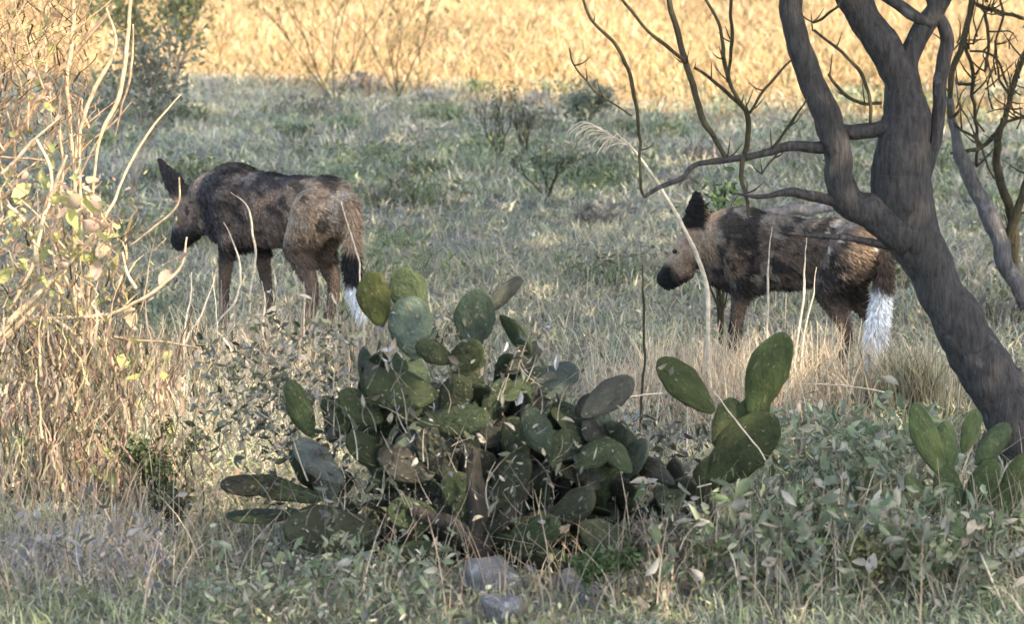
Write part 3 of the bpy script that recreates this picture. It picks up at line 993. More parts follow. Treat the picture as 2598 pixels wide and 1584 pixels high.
C3Y = 9.7
C3 = thing("prickly_pear", "prickly pear with long narrow green pads under the leaning trunk", "cactus", (at(2440, 1380, C3Y)[0], C3Y, 0), "prickly pears in the grass")
GR3 = (.10, .135, .045)
px_pads(C3, [
    (2395, 1215, 2318, 1025, 76, GR3, .2, 0, 0), (2405, 1200, 2398, 1070, 62, (.085, .12, .045), -.2, .02, .05), (2480, 1180, 2556, 1075, 66, (.12, .155, .07), -.2, .0, -.03),
    (2440, 1150, 2480, 1040, 56, GR3, .6, .1, .15), (2420, 1320, 2390, 1180, 84, (.085, .115, .04), .2, -.02, 0), (2460, 1310, 2520, 1165, 76, (.09, .125, .04), -.3, -.03, -.05),
    (2500, 1330, 2590, 1220, 80, (.07, .095, .035), .1, 0, 0), (2440, 1380, 2440, 1250, 90, (.07, .09, .035), .1, .0, 0), (2380, 1330, 2300, 1210, 60, DKGR, .6, .0, -.1),
    (2540, 1290, 2600, 1150, 70, GR3, .4, .1, .1), (2400, 1290, 2290, 1255, 66, DKGR, .3, -.05, -.1)], C3Y)

C4Y = 9.05
C4 = thing("prickly_pear", "low prickly pear with one pale yellow-green pad in the lower right corner", "cactus", (at(2340, 1500, C4Y)[0], C4Y, 0), "prickly pears in the grass")
px_pads(C4, [(2350, 1515, 2310, 1362, 100, LIME, .1, 0, 0), (2340, 1530, 2290, 1430, 50, DKGR, .7, -.05, -.1), (2390, 1520, 2480, 1420, 64, DKGR, .3, .05, .1), (2500, 1520, 2580, 1440, 70, (.06, .08, .03), .2, .1, .1)], C4Y)
C5 = thing("prickly_pear", "single dark prickly pear pad lying near the ground between two taller ones", "cactus", (at(2090, 1400, 9.3)[0], 9.3, 0), "prickly pears in the grass")
px_pads(C5, [(2040, 1350, 2156, 1400, 58, (.06, .08, .025), .2, 0, -.05), (2080, 1370, 1990, 1420, 50, DKGR, .5, 0, -.08)], 9.3)

# ------------------------------------------------------------------ stones
def stone(px, py, w, hpx, label, seed):
    Y = gd(py + hpx * .45)
    c = at(px, py, Y)
    V, F4, F3 = sphere_arrays(44, 26)
    rs = np.random.default_rng(seed)
    for _ in range(13):                                   # split faces
        d = rs.normal(size=3)
        d /= np.linalg.norm(d)
        k = np.maximum(0, V @ d - rs.uniform(.45, .8))
        V = V - k[:, None] * d * .96
    n = vnoise(V + seed, 1.6, seed, 3)
    n2 = vnoise(V + seed, 4, seed + 3, 2)
    V = V * (.85 + .4 * n + .12 * n2)[:, None] * 1.15
    s = np.array([w, w * .9, hpx]) / pxm(Y) / 2
    c[2] -= .03
    mb = MB().add(V * s, [F4, F3])
    o = mb.build("stone", M_STONE, smooth=True)
    o.location = c
    tag(o, label, "stone", "stones under the cactus")
stone(1252, 1446, 140, 120, "rounded grey stone at the foot of the big prickly pear stem", 3)
stone(1268, 1530, 96, 120, "paler upright stone in front of the rounded grey one", 8)
stone(1488, 1462, 124, 80, "pale lilac stone lying right of the big prickly pear stem", 14)
stone(1370, 1520, 60, 40, "small half buried stone below the big prickly pear", 21)

# ------------------------------------------------------------------ dry stems and canes
STRAW = np.array([.42, .35, .26])
def to_ground(pts, Y):
    P = px_path(pts, Y)
    e = P[-1].copy()
    d = P[-1] - P[-2]
    d = d / max(1e-6, abs(d[2])) if d[2] < 0 else np.array([0, 0, -1.])
    k = max(0, e[2] + .03)
    if k > .01:
        P = np.vstack([P, e + np.array([np.clip(d[0], -.12, .12) * k, 0, -k])])
    return P

def stem_thing(name, pts, Y, w, label, cat, group, col, ground=True, mat=None):
    mb = MB()
    P = to_ground(pts, Y) if ground else px_path(pts, Y)
    ww = np.atleast_1d(np.asarray(w, float)) / pxm(Y) / 2 * .72
    ww[0] *= .5
    tube(mb, P, ww, 6, max(14, 9 * len(P)), .3, .011, np.asarray(col) * R.uniform(.85, 1.15), R.randrange(999))
    o = mb.build(name, mat or M_CANE)
    return tag(o, label, cat, group)

LBL = ["long wavy pale straw rising across the left dog's shoulder and belly", "pale straw bending down past the left dog's chest",
       "slanting pale straw below the left dog's muzzle", "short upright straw left of the left dog's front leg", "thin straight straw just before the left dog's front leg",
       "short upright straw under the left dog's belly, nearer its front legs", "kinked straw under the left dog's belly that leans right at its foot", "thin straight straw along the left dog's hind leg",
       "pale straw hanging along the left dog's tail", "thick curved straw arching over below the left dog's front feet", "long thin straw slanting down right from below the left dog"]
for i, (pts, w) in enumerate([
    ([(583, 485), (630, 529), (641, 595), (649, 654), (638, 734), (630, 808), (612, 852)], [4, 8, 9, 8, 8, 7, 6]),
    ([(566, 565), (586, 600), (605, 661), (605, 734), (586, 782), (550, 826)], [4, 6, 8, 7, 6, 6]),
    ([(550, 680), (535, 738), (506, 808), (473, 863)], [4, 7, 8, 8]),
    ([(487, 690), (484, 753), (473, 808)], [5, 6, 5]),
    ([(540, 690), (550, 808), (552, 850)], [4, 6, 6]),
    ([(665, 715), (671, 760), (669, 819)], [5, 7, 6]),
    ([(692, 738), (696, 804), (725, 859), (755, 899)], [4, 6, 6, 5]),
    ([(769, 716), (773, 852), (772, 880)], [4, 5, 5]),
    ([(866, 510), (894, 606), (912, 669), (916, 740)], [4, 7, 7, 6]),
    ([(531, 833), (564, 855), (586, 892), (600, 940)], [5, 9, 8, 7]),
    ([(612, 852), (660, 905), (730, 970), (770, 1010)], [6, 6, 5, 5]),
]):
    stem_thing("straw", pts, 13.35 - .04 * i, w, LBL[i], "grass stem", "dry stems in front of the left dog", STRAW * 1.15)
LBR = ["upright pale straw before the right dog's ribs, leftmost of three", "tallest bright straw before the middle of the right dog", "short slanting straw before the right dog's hind part"]
for lb, (pts, w) in zip(LBR, [([(1957, 576), (1951, 680), (1949, 787)], [5, 8, 8]), ([(2045, 600), (2041, 700), (2031, 795)], [6, 9, 10]), ([(2075, 680), (2063, 739), (2050, 800)], [4, 6, 6])]):
    stem_thing("straw", pts, 12.4, w, lb, "grass stem", "dry stems in front of the right dog", STRAW * 1.1)

# reed with a feathery head
RY = 12.2
reed = thing("reed", "tall pale reed with a drooping feathery head leaning left of the right wild dog", "reed", at(1800, 1030, RY) * np.array([1, 1, 0]))
mb = MB()
P = to_ground([(1560, 330), (1602, 373), (1634, 415), (1672, 469), (1704, 522), (1741, 591), (1768, 650), (1794, 730), (1796, 830)], RY)
tube(mb, P, np.array([3, 6, 7, 8, 9, 9, 11, 13, 11, 9]) / pxm(RY) / 2, 6, 60, .25, .006, STRAW * 1.15)
mb.build("stalk", M_CANE, reed)
mb = MB()
for k in range(26):
    t = k / 25
    b = at(1602 - 90 * t, 373 - 62 * t + 10 * t * t, RY)
    e = b + np.array([-R.uniform(.03, .09) - .04 * t, R.uniform(-.03, .03), R.uniform(-.045, .02)])
    m_ = (b + e) / 2 + np.array([0, 0, R.uniform(.008, .03)])
    tube(mb, [b, m_, e, e + np.array([-.008, 0, -.02])], [.0022, .0028, .0024, .001], 4, 9, .2, .002, STRAW * 1.25)
mb.build("feathery_head", M_CANE, reed, "stuff")

stem_thing("dark_stick", [(1629, 671), (1632, 740), (1636, 800), (1634, 900), (1628, 1000)], 11.6, [6, 8, 9, 8, 7], "straight dark thin stick standing left of the right wild dog", "stick", None, (.5, .5, .5), True, M_TWIG)
for i, (pts, w, Y, lab) in enumerate([
    ([(2196, 1264), (2327, 1306), (2433, 1337), (2501, 1369)], [7, 9, 8, 6], 9.5, "long pale dead stem lying across the narrow-padded prickly pear"),
    ([(1806, 995), (1870, 1070), (1922, 1137), (1943, 1169)], [5, 5, 5, 4], 9.72, "thin straw crossing the large pad of the two-eared prickly pear"),
    ([(1850, 1390), (1864, 1437), (1880, 1590)], [4, 7, 8], 8.85, "whitish dry stem near the middle of the bottom edge"),
    ([(2485, 1400), (2501, 1437), (2564, 1580)], [6, 10, 11], 8.8, "pale dry stem in the bottom right corner"),
    ([(1990, 974), (2143, 979), (2264, 1000)], [5, 6, 5], 11.9, "pale flattened straw lying below the right wild dog"),
    ([(1679, 1237), (1740, 1240), (1806, 1227)], [6, 7, 5], 9.75, "short pale straw lying at the foot of the two-eared prickly pear"),
    ([(1584, 1011), (1630, 1004), (1679, 1000)], [5, 7, 6], 10.9, "short pale straw beside the left ear-like pad"),
    ([(695, 1530), (790, 1495), (850, 1450), (848, 1420)], [4, 9, 8, 5], 9.15, "curved pale straw on the green grass near the bottom left"),
]):
    stem_thing("straw", pts, Y, w, lab, "dry stem", None, STRAW * 1.15, i in (2, 3))
stem_thing("dark_twig", [(2438, 1343), (2444, 1440), (2448, 1532)], 9.2, [5, 6, 6], "upright dark twig beside the pale yellow-green pad", "twig", None, (.5, .5, .5), True, M_TWIG)

# fallen weathered branch behind the right dog
o = MB()
px_tube(o, [(1885, 540), (1950, 528), (2020, 520), (2110, 515), (2190, 500)], 17.8, [10, 22, 30, 26, 18], 10, .3, .35, .05, 40)
o = o.build("fallen_branch", M_PALE)
o.location.z -= .03
tag(o, "weathered whitish fallen branch on the grass behind the right wild dog", "branch")

# ------------------------------------------------------------------ dry shrubs on the left
def leaf_mesh(seed, curl):
    rnd = np.random.default_rng(seed)
    m = 6
    t = np.linspace(0, 1, m)
    hw = np.array([.04, .26, .38, .34, .2, .02]) * (1 + .2 * (rnd.random(m) - .5))
    zc = curl * (t ** 2) + .06 * np.sin(t * 7 + seed)
    V = []
    for k in range(m):
        V += [(-hw[k], t[k], zc[k] + hw[k] * .7 * curl), (0, t[k], zc[k] - .04), (hw[k], t[k], zc[k] + hw[k] * (.5 + rnd.random() * .6) * curl)]
    F = []
    for k in range(m - 1):
        a = 3 * k
        F += [(a, a + 1, a + 4, a + 3), (a + 1, a + 2, a + 5, a + 4)]
    V = np.array(V, float)
    c = np.array([[.44, .39, .18], [.42, .32, .20], [.33, .32, .12], [.46, .32, .24], [.31, .33, .13]][seed % 5])
    return MB().add(V, np.array(F), c).mesh("leaf", M_LEAF)
LEAVES = [leaf_mesh(s, R.uniform(.25, .8)) for s in range(10)]

def leaf(parent, p, size, name="leaf", meshes=LEAVES):
    o = bpy.data.objects.new(name, R.choice(meshes))
    COL.objects.link(o)
    o.parent = parent
    o.location = Vector(p) - parent.location
    o.rotation_euler = (R.uniform(-2.2, .6), R.uniform(-.9, .9), R.uniform(0, 6.28))
    o.scale = (size * R.uniform(.7, 1.1),) * 3
    return o

def dry_shrub(label, loc, canes, Y, col, leaf_boxes, nfill, fillbox, seed, leaf_px=(26, 54)):
    t = thing("dry_shrub", label, "shrub", loc, "dry shrubs on the left")
    for i, (pts, w) in enumerate(canes):
        dY = R.uniform(-.12, .12)
        mb = MB()
        P = px_path(pts, Y + dY, R.uniform(-.1, .1))
        tube(mb, P, np.asarray(w, float) * .85 / pxm(Y) / 2, 7, 6 * len(pts) + 4, .25, .007, np.asarray(col) * R.uniform(.85, 1.15), seed + i)
        mb.build("cane", M_CANE, t)
    for q in range(26):
        x, y = R.uniform(fillbox[0], fillbox[1]), R.uniform(fillbox[2] + 60, fillbox[3] + 220)
        an, ln = R.gauss(0, .6), R.uniform(140, 380)
        pp_ = [(x, y)]
        for k in range(4):
            an += R.gauss(0, .17)
            pp_.append((pp_[-1][0] + ln / 4 * math.sin(an), pp_[-1][1] - ln / 4 * math.cos(an)))
        mb = MB()
        w0 = R.uniform(4, 9)
        tube(mb, px_path(pp_, Y + R.uniform(-.2, .4), R.uniform(-.1, .1)), np.array([w0, w0 * .85, w0 * .6, w0 * .25]) / pxm(Y) / 2, 6, 24, .3, .008, np.asarray(col) * R.uniform(.55, 1.1), seed + 50 + q)
        mb.build("cane", M_CANE, t)
    # fine dead twigs and climbing stems that fill the shrub
    mb = MB()
    x0, x1, y0, y1 = fillbox
    n = nfill
    m = 6
    bx = G.uniform(x0, x1, n)
    by = G.uniform(y0, y1, n)
    P = np.array([at(a, b, Y + G.uniform(-.25, .55)) for a, b in zip(bx, by)])
    ln = G.uniform(.04, .22, n)
    ang = G.normal(0, .9, n)
    paths = []
    for k in range(m):
        f = k / (m - 1)
        paths.append(P + np.c_[np.sin(ang + .9 * f * G.normal(0, .5, n)) * ln * f, G.normal(0, .02, n) + .05 * f, np.cos(ang) * ln * f + G.normal(0, .006, n)])
    paths = np.stack(paths, 1)
    paths[..., 2] = np.maximum(paths[..., 2], .0)
    cc = np.asarray(col) * G.uniform(.35, 1.1, (n, 1)) * G.choice(np.array([[1, 1, 1], [.9, .9, .65], [1.05, .85, .8], [.4, .4, .35], [.2, .2, .2]]), n)
    ribbons(mb, paths, G.uniform(.003, .010, n), cc)
    if seed == 300:
        k2 = 1100
        bx, by = np.minimum(G.uniform(-60, 560, k2), G.uniform(100, 600, k2)), G.uniform(880, 1350, k2)
        P = np.array([at(a, b, Y + G.uniform(-.3, .3)) for a, b in zip(bx, by)])
        P[:, 2] = np.maximum(P[:, 2], 0)
        ln, ang = G.uniform(.05, .24, k2), G.normal(0, .28, k2)
        pp = np.stack([P + np.c_[np.sin(ang) * ln * f + G.normal(0, .005, k2), G.normal(0, .01, k2), np.cos(ang) * ln * f] for f in np.linspace(0, 1, 6)], 1)
        ribbons(mb, pp, G.uniform(.004, .011, k2), np.array([.42, .315, .225]) * G.uniform(.3, 1.1, (k2, 1)) * G.choice(np.array([[1, 1, 1], [1, 1.1, .9], [1.05, .85, .85], [.35, .4, .35]]), k2))
    mb.build("twigs", M_STRAW, t, "stuff")
    for (x0, x1, y0, y1, k) in leaf_boxes:
        for _ in range(k):
            leaf(t, at(R.uniform(x0, x1), R.uniform(y0, y1), Y + R.uniform(-.2, .25)), R.uniform(*leaf_px) / pxm(Y))
    return t

CANE = np.array([.42, .32, .205])
SY = 10.35
S1 = dry_shrub("sunlit tangle of pale dry canes and curled leaves at the left edge", (at(120, 1300, SY)[0], SY, 0), [
    ([(458, 240), (384, 325), (341, 394), (304, 469), (288, 511), (266, 549), (218, 623), (128, 714), (53, 788), (-30, 880)], [4, 7, 9, 9, 9, 10, 13, 18, 20, 20]),
    ([(474, 602), (458, 677), (405, 730), (346, 767), (267, 800), (128, 811), (-20, 812)], [5, 9, 11, 12, 14, 15, 17]),
    ([(94, 770), (50, 820), (0, 866), (-40, 900)], [16, 22, 24, 24]),
    ([(455, 450), (448, 522), (394, 575), (330, 623)], [5, 7, 7, 5]),
    ([(91, 352), (128, 426), (123, 511), (107, 559), (95, 640)], [9, 11, 12, 11, 9]),
    ([(170, 394), (139, 469), (107, 545), (112, 620)], [8, 11, 10, 9]),
    ([(0, 442), (50, 395), (91, 352), (150, 300)], [12, 11, 9, 6]),
    ([(144, 815), (180, 845), (205, 872)], [10, 16, 18]),
    ([(172, 1016), (111, 1094), (55, 1172), (39, 1300)], [12, 15, 15, 14]),
    ([(45, 960), (28, 1039), (11, 1139), (8, 1290)], [16, 20, 20, 16]),
    ([(210, 850), (150, 960), (90, 1040), (60, 1110)], [9, 11, 10, 8]),
    ([(280, 900), (310, 1010), (322, 1130), (318, 1290)], [9, 14, 15, 12]),
    ([(255, 830), (285, 950), (290, 1100), (300, 1280)], [8, 8, 9, 10]),
    ([(140, 650), (130, 740), (110, 830), (90, 930)], [9, 12, 12, 9]),
    ([(160, 690), (185, 745), (190, 780)], [8, 10, 12]),
    ([(310, 640), (320, 690), (345, 730)], [6, 9, 10]),
    ([(310, 700), (290, 760), (275, 830), (262, 930)], [6, 7, 7, 7]),
    ([(205, 650), (208, 720), (206, 790)], [4, 5, 5]),
    ([(20, 520), (60, 560), (90, 640), (60, 720), (20, 790)], [10, 12, 12, 12, 10]),
    ([(466, 1100), (500, 1138), (527, 1172), (545, 1200)], [10, 16, 14, 8]),
    ([(380, 1080), (420, 1150), (470, 1240), (500, 1350)], [7, 8, 9, 8]),
    ([(400, 920), (395, 1010), (410, 1120), (420, 1330)], [5, 7, 8, 8]),
    ([(440, 1000), (420, 1080), (350, 1180), (330, 1300)], [5, 7, 8, 8]),
], SY, CANE, [(20, 250, 430, 700, 84), (150, 300, 470, 650, 34), (180, 330, 700, 960, 26), (0, 200, 700, 1000, 16), (330, 480, 860, 1120, 20), (0, 330, 1050, 1330, 34), (540, 600, 1180, 1220, 4), (430, 480, 640, 700, 2)],
    480, (-60, 330, 560, 1000), 300)
mb = MB()
n = 520
P = np.array([at(a, b, SY + G.uniform(-.2, .4)) for a, b in zip(G.normal(130, 130, n), G.uniform(430, 1360, n))])
leaf_blades(mb, P, G.uniform(.006, .017, n), G.choice(np.array([[.42, .34, .18], [.34, .29, .12], [.42, .22, .14], [.18, .19, .07], [.46, .36, .27]]), n))
mb.build("leaf_scraps", M_LEAF, S1, "stuff")

S2Y = 10.9
S2 = dry_shrub("tall upright dry canes rising out of the top left corner", (at(150, 1180, S2Y)[0], S2Y, 0), [
    ([(186, -20), (181, 133), (170, 213), (178, 320), (186, 400), (190, 600), (192, 1000), (190, 1215)], [14, 15, 15, 13, 12, 12, 12, 12]),
    ([(290, 15), (261, 48), (181, 144), (117, 229), (48, 330), (0, 394), (-60, 480)], [10, 15, 17, 18, 18, 16, 16]),
    ([(332, -20), (320, 133), (298, 256), (256, 341), (240, 420), (228, 600), (220, 1000), (215, 1215)], [11, 13, 14, 11, 9, 9, 10, 10]),
    ([(338, 60), (330, 186), (310, 270), (290, 345)], [6, 8, 8, 5]),
    ([(270, 20), (293, 117), (240, 224), (213, 298), (202, 368), (205, 600), (203, 1215)], [6, 11, 14, 12, 9, 9, 9]),
    ([(200, 300), (195, 345), (192, 400)], [7, 8, 8]),
    ([(115, 100), (85, 140), (75, 200), (70, 330)], [10, 11, 10, 8]),
    ([(45, 60), (38, 150), (20, 230), (-10, 290)], [12, 14, 13, 11]),
    ([(60, 240), (30, 290), (0, 320)], [10, 12, 12]),
    ([(115, 95), (116, 150), (118, 190)], [5, 7, 5]),
    ([(150, 330), (160, 420), (150, 520), (150, 700), (140, 1210)], [8, 9, 9, 9, 9]),
    ([(125, 215), (130, 290), (136, 320)], [5, 6, 5]),
], S2Y, CANE * np.array([1, .9, .85]), [(0, 130, 0, 260, 26), (100, 280, 0, 90, 8), (0, 200, 260, 460, 20)], 480, (-60, 230, -60, 420), 700, (18, 40))

# ------------------------------------------------------------------ background shrubs
def branchy(mb, base, hgt, spread, levels, r0, rnd, col, leafpts=None, up=1.0):
    def grow(p, d, L, r, lv):
        m = p + d * L * .5 + np.array([rnd.gauss(0, .06), rnd.gauss(0, .06), rnd.gauss(0, .03)]) * L
        e = p + d * L + np.array([rnd.gauss(0, .08), rnd.gauss(0, .08), 0]) * L
        tube(mb, [p, m, e], [r, r * .8, r * .6], 4, 6, .1, 0, col)
        if leafpts is not None and lv <= 1:
            leafpts.append(e)
            leafpts.append(m)
        if lv > 0:
            for _ in range(rnd.choice((2, 3, 3))):
                dd = d + np.array([rnd.gauss(0, spread), rnd.gauss(0, spread), abs(rnd.gauss(0, .25)) * up])
                grow(e if rnd.random() < .6 else m, dd / np.linalg.norm(dd), L * rnd.uniform(.6, .85), r * .6, lv - 1)
    for _ in range(4):
        d = np.array([rnd.gauss(0, spread * .7), rnd.gauss(0, spread * .7), 1.])
        grow(np.array(base), d / np.linalg.norm(d), hgt * .36, r0, levels)

def bush(name, label, cat, px, Y, hgt, spread, levels, r0, leafcol, nleaf, lsize, seed, group=None, branchcol=(.2, .16, .12), mat=None):
    rnd = random.Random(seed)
    b = np.array([(px - 1299) / FPX * Y, Y, 0.])
    t = thing(name, label, cat, b, group)
    mb, lp = MB(), []
    branchy(mb, b, hgt, spread, levels, r0, rnd, branchcol, lp)
    mb.build("branches", mat or M_TWIG, t)
    if nleaf:
        lp = np.array(lp)
        P = lp[G.integers(0, len(lp), nleaf)] + G.normal(0, .05 * hgt, (nleaf, 3))
        P = P[P[:, 2] > .01]
        mb = MB()
        leaf_blades(mb, P, G.uniform(.5, 1, len(P)) * lsize, np.asarray(leafcol) * G.uniform(.6, 1.5, (len(P), 1)))
        mb.build("foliage", M_GREEN, t, "stuff")
    return t

bush("leafy_shrub", "dark green leafy shrub behind the tall canes at the top left", "shrub", 330, 20.5, 1.2, .45, 3, .010, (.2, .2, .14), 1300, .035, 1, None, (.3, .25, .2), M_CANE)
bush("leafy_shrub", "olive bushy shrub at the shade edge right of the tall canes", "shrub", 405, 26.5, 1.35, .3, 3, .015, (.24, .25, .10), 1500, .04, 2, None, (.3, .25, .2), M_CANE)
bush("bare_shrub", "leafless twiggy shrub at the top of the picture left of its middle", "shrub", 850, 27.5, 1.8, .5, 4, .007, (.2, .2, .06), 420, .035, 3, "bare shrubs along the shade edge")
bush("bare_shrub", "thin bare shrub against the golden grass at the top middle", "shrub", 1010, 28.2, 1.6, .5, 4, .006, (.2, .2, .06), 300, .035, 4, "bare shrubs along the shade edge")
bush("bare_shrub", "small dark bare shrub standing across the shade edge right of the middle", "shrub", 1265, 22.2, .55, .32, 4, .007, (.1, .1, .05), 130, .02, 5, "bare shrubs along the shade edge")
bush("bare_shrub", "low bare sprig just right of the small dark bare shrub", "shrub", 1335, 22.8, .45, .3, 3, .006, (.1, .1, .05), 60, .02, 6, "bare shrubs along the shade edge")
bush("green_bush", "small rounded green bush in the shaded grass above the middle", "bush", 1390, 19.6, .42, .4, 3, .007, (.17, .19, .12), 700, .02, 7)
bush("green_bush", "wide grey green bush at the shade edge left of the thick tree's branches", "bush", 1480, 24.4, .5, .55, 3, .008, (.18, .20, .14), 1400, .026, 8)
sap = bush("leafy_sapling", "green leafy sapling rising just behind the right wild dog's ear", "sapling", 1835, 13.75, .86, .13, 2, .007, (.10, .14, .05), 200, .03, 9)
mb = MB()
n = 64
cpt = at(1838, 505, 13.6)
P = cpt + G.normal(0, 1, (n, 3)) * np.array([.045, .03, .06])
leaf_blades(mb, P, G.uniform(.018, .036, n), np.array([.10, .145, .05]) * G.uniform(.5, 1.4, (n, 1)))
mb.build("top_leaves", M_GREEN, sap, "stuff")
mb = MB()
tube(mb, [cpt + np.array([0, 0, .04]), cpt + np.array([.01, .05, -.2]), np.array([sap.location.x, 13.75, 0])], [.004, .006, .008], 5, 12, .1, .01)
mb.build("stem", M_TWIG, sap)
bush("weed", "dark leafy weed standing between the two wild dogs", "weed", 1195, 12.9, .36, .22, 2, .006, (.08, .085, .045), 90, .026, 10)
bush("weed", "low pale stalky weed beside the dark leafy one", "weed", 1105, 13.4, .22, .3, 2, .005, (.3, .27, .2), 60, .02, 11)
bush("weed", "dark weed with glossy leaves in the shade left of the big prickly pear", "weed", 395, 10.15, .34, .34, 3, .006, (.06, .08, .03), 600, .018, 12)
bush("weed", "dark leafy weed at the feet of the dry canes", "weed", 430, 9.85, .2, .4, 3, .005, (.055, .07, .03), 320, .016, 13)
for i, (px, Y, hh, lab) in enumerate([
    (2080, 9.6, .26, "soft green herb between the two-eared and the narrow-padded prickly pears"),
    (2180, 9.9, .24, "pale green herb under the right wild dog's tail"),
    (2000, 9.2, .2, "bluish herb in the lower right beside a dark pad"),
    (1560, 8.95, .2, "dark green herb at the bottom edge right of the stones"),
    (1700, 9.2, .24, "twiggy brown herb below the two-eared prickly pear"),
    (2240, 9.05, .2, "yellowish herb left of the pale yellow-green pad"),
    (2560, 9.3, .24, "dense green herb at the right edge under the trunk"),
]):
    bush("herb", lab, "herb", px, Y, hh, .45, 3, .004, [(.13, .16, .08), (.2, .22, .11), (.15, .18, .13), (.06, .09, .03), (.16, .13, .09), (.22, .22, .09), (.11, .14, .05)][i], 700, .016, 30 + i, "herbs among the prickly pears", (.3, .26, .18), M_CANE)

# ------------------------------------------------------------------ grass
PAL = np.array([[.26, .265, .175], [.35, .32, .245], [.31, .275, .24], [.19, .205, .115], [.45, .405, .315], [.30, .305, .235]])
def grass_colors(P, rnd):
    n1 = vnoise(P[:, :2], .55, 12, 3)
    n2 = vnoise(P[:, :2], 1.3, 45, 2)
    n = len(P)
    w = np.stack([np.full(n, .8), .2 + 2.2 * np.clip(n1 - .42, 0, 1) * 2, .25 + 2 * np.clip(n2 - .5, 0, 1) * 2, .15 + 2 * np.clip(.5 - n1, 0, 1) * 2, np.full(n, .22), np.full(n, .55)], 1)
    w = np.cumsum(w / w.sum(1)[:, None], 1)
    k = np.minimum((rnd.random((n, 1)) > w).sum(1), 5)
    C = PAL[k] * rnd.uniform(.75, 1.3, (n, 1))
    big = vnoise(P[:, :2] * np.array([1, .6]), .75, 71, 3)
    C = C * np.array([1.03, 1.01, .95]) * (.80 + .84 * big)[:, None]
    green = np.clip((10.6 - P[:, 1]) / 1.2, 0, 1) * .45
    return C * (1 - green[:, None]) + C * np.array([.78, .95, .62]) * green[:, None]

def trapezoid(n, y0, y1, pad=.5, power=1.0):
    """random ground points inside the view's wedge, evenly spread"""
    out = np.empty((0, 2))
    while len(out) < n:
        y = G.uniform(y0, y1, n * 2)
        x = G.uniform(-1, 1, n * 2) * (y1 * .168 + pad)
        k = np.abs(x) < y * .168 + pad
        out = np.vstack([out, np.c_[x, y][k]])
    return out[:n]

# 1 shaded turf
mb = MB()
for (N, y0, y1, h0, h1, w0, w1) in [(70000, 7.6, 12, .03, .11, .003, .007), (80000, 12, 19, .03, .10, .005, .010), (70000, 19, 31, .03, .12, .009, .018)]:
    P2 = trapezoid(N, y0, y1)
    P2 = P2[(P2[:, 1] < far_edge(P2[:, 0]) + 1.2)]
    tuft = vnoise(P2, 3.2, 61, 2)
    P2 = P2[G.random(len(P2)) < (.2 + 1.2 * tuft) * np.clip(3.2 * (vnoise(P2, 1.0, 83, 2) - .16), .12, 1)]
    tuft = vnoise(P2, 3.2, 61, 2)
    P = np.c_[P2, ground_z(P2[:, 0], P2[:, 1])]
    hh = G.uniform(h0, h1, len(P)) * (.5 + tuft)
    hh *= np.where((P[:, 0] > -.75) & (P[:, 0] < .55) & (P[:, 1] < 9.6), .45, 1)
    blades(mb, P, hh, G.uniform(w0, w1, len(P)), G.uniform(.3, 1.6, len(P)), grass_colors(P, G))
mb.build("grass", M_GRASS, kind="stuff")

# small broad leaves and dead scraps between the blades
mb = MB()
for (N, y0, y1, s0, s1) in [(20000, 7.6, 12, .006, .018), (12000, 12, 19, .008, .018), (7000, 19, 30, .012, .026)]:
    P2 = trapezoid(N, y0, y1)
    P2 = P2[(P2[:, 1] < far_edge(P2[:, 0]) + .5)]
    P2 = P2[G.random(len(P2)) < .1 + 1.3 * vnoise(P2, 2.1, 91, 3)]
    P = np.c_[P2, ground_z(P2[:, 0], P2[:, 1]) + G.uniform(.005, .085, len(P2)) * (.4 + vnoise(P2, 2.1, 91, 3))]
    leaf_blades(mb, P, G.uniform(s0, s1, len(P)), grass_colors(P + np.array([9., 3., 0]), G) * G.choice(np.array([[.75, .85, .65], [.95, .95, .9], [.9, .85, .82], [.55, .6, .45]]), len(P)))
cen = trapezoid(170, 11, 29)
for (x, y) in cen:
    k = R.randrange(30, 110)
    r = R.uniform(.06, .2)
    q = G.normal(0, 1, (k, 2)) * r
    P = np.c_[x + q[:, 0], y + q[:, 1], G.uniform(.01, .05 + r * .8, k)]
    tone = np.array(R.choice([(.12, .14, .07), (.17, .19, .12), (.15, .13, .11), (.22, .2, .16), (.10, .11, .06)]))
    leaf_blades(mb, P, G.uniform(.008, .022, k) * (1 + y / 30), tone * 1.35 * G.uniform(.7, 1.3, (k, 1)))
    blades(mb, np.c_[P[:, :2], P[:, 2] * 0], G.uniform(.05, .1 + r * .8, k), np.full(k, .004 + y * .0003), G.uniform(.2, 1, k), tone * 1.6 * G.uniform(.7, 1.3, (k, 1)))
mb.build("ground_cover", M_GRASS, kind="stuff")

# 2 thin straws standing in the shade
mb = MB()
P2 = np.vstack([trapezoid(3000, 9, 17), np.c_[G.normal(.8, .3, 2300), G.normal(12.3, .28, 2300)], np.c_[G.normal(1.35, .25, 900), G.normal(12.4, .2, 900)], np.c_[G.normal(-1.0, .3, 1000), G.normal(13.25, .25, 1000)],
                np.c_[G.normal(-1.25, .3, 500), G.normal(9.5, .35, 500)], np.c_[G.normal(1.2, .5, 900), G.normal(9.3, .4, 900)], np.c_[G.normal(-.15, .45, 130), G.uniform(8.7, 9.2, 130)]])
n = len(P2)
P = np.c_[P2, np.zeros(n)]
ln = G.uniform(.08, .34, n)
ang, az = G.normal(0, .55, n), G.uniform(0, 6.28, n)
ln[:3000] *= .8
fall = np.r_[G.random(3000) < .45, np.zeros(n - 3000, bool)]
ang = np.where(fall, G.uniform(.9, 1.5, n), ang)
P[:, 2] += np.where(fall, G.uniform(.0, .09, n), 0)
m = 5
paths = []
for k in range(m):
    f = k / (m - 1)
    a = ang * np.where(fall, 1, .4 + 1.1 * f)
    paths.append(P + np.c_[np.sin(a) * np.cos(az) * ln * f, np.sin(a) * np.sin(az) * ln * f, np.cos(a) * ln * f])
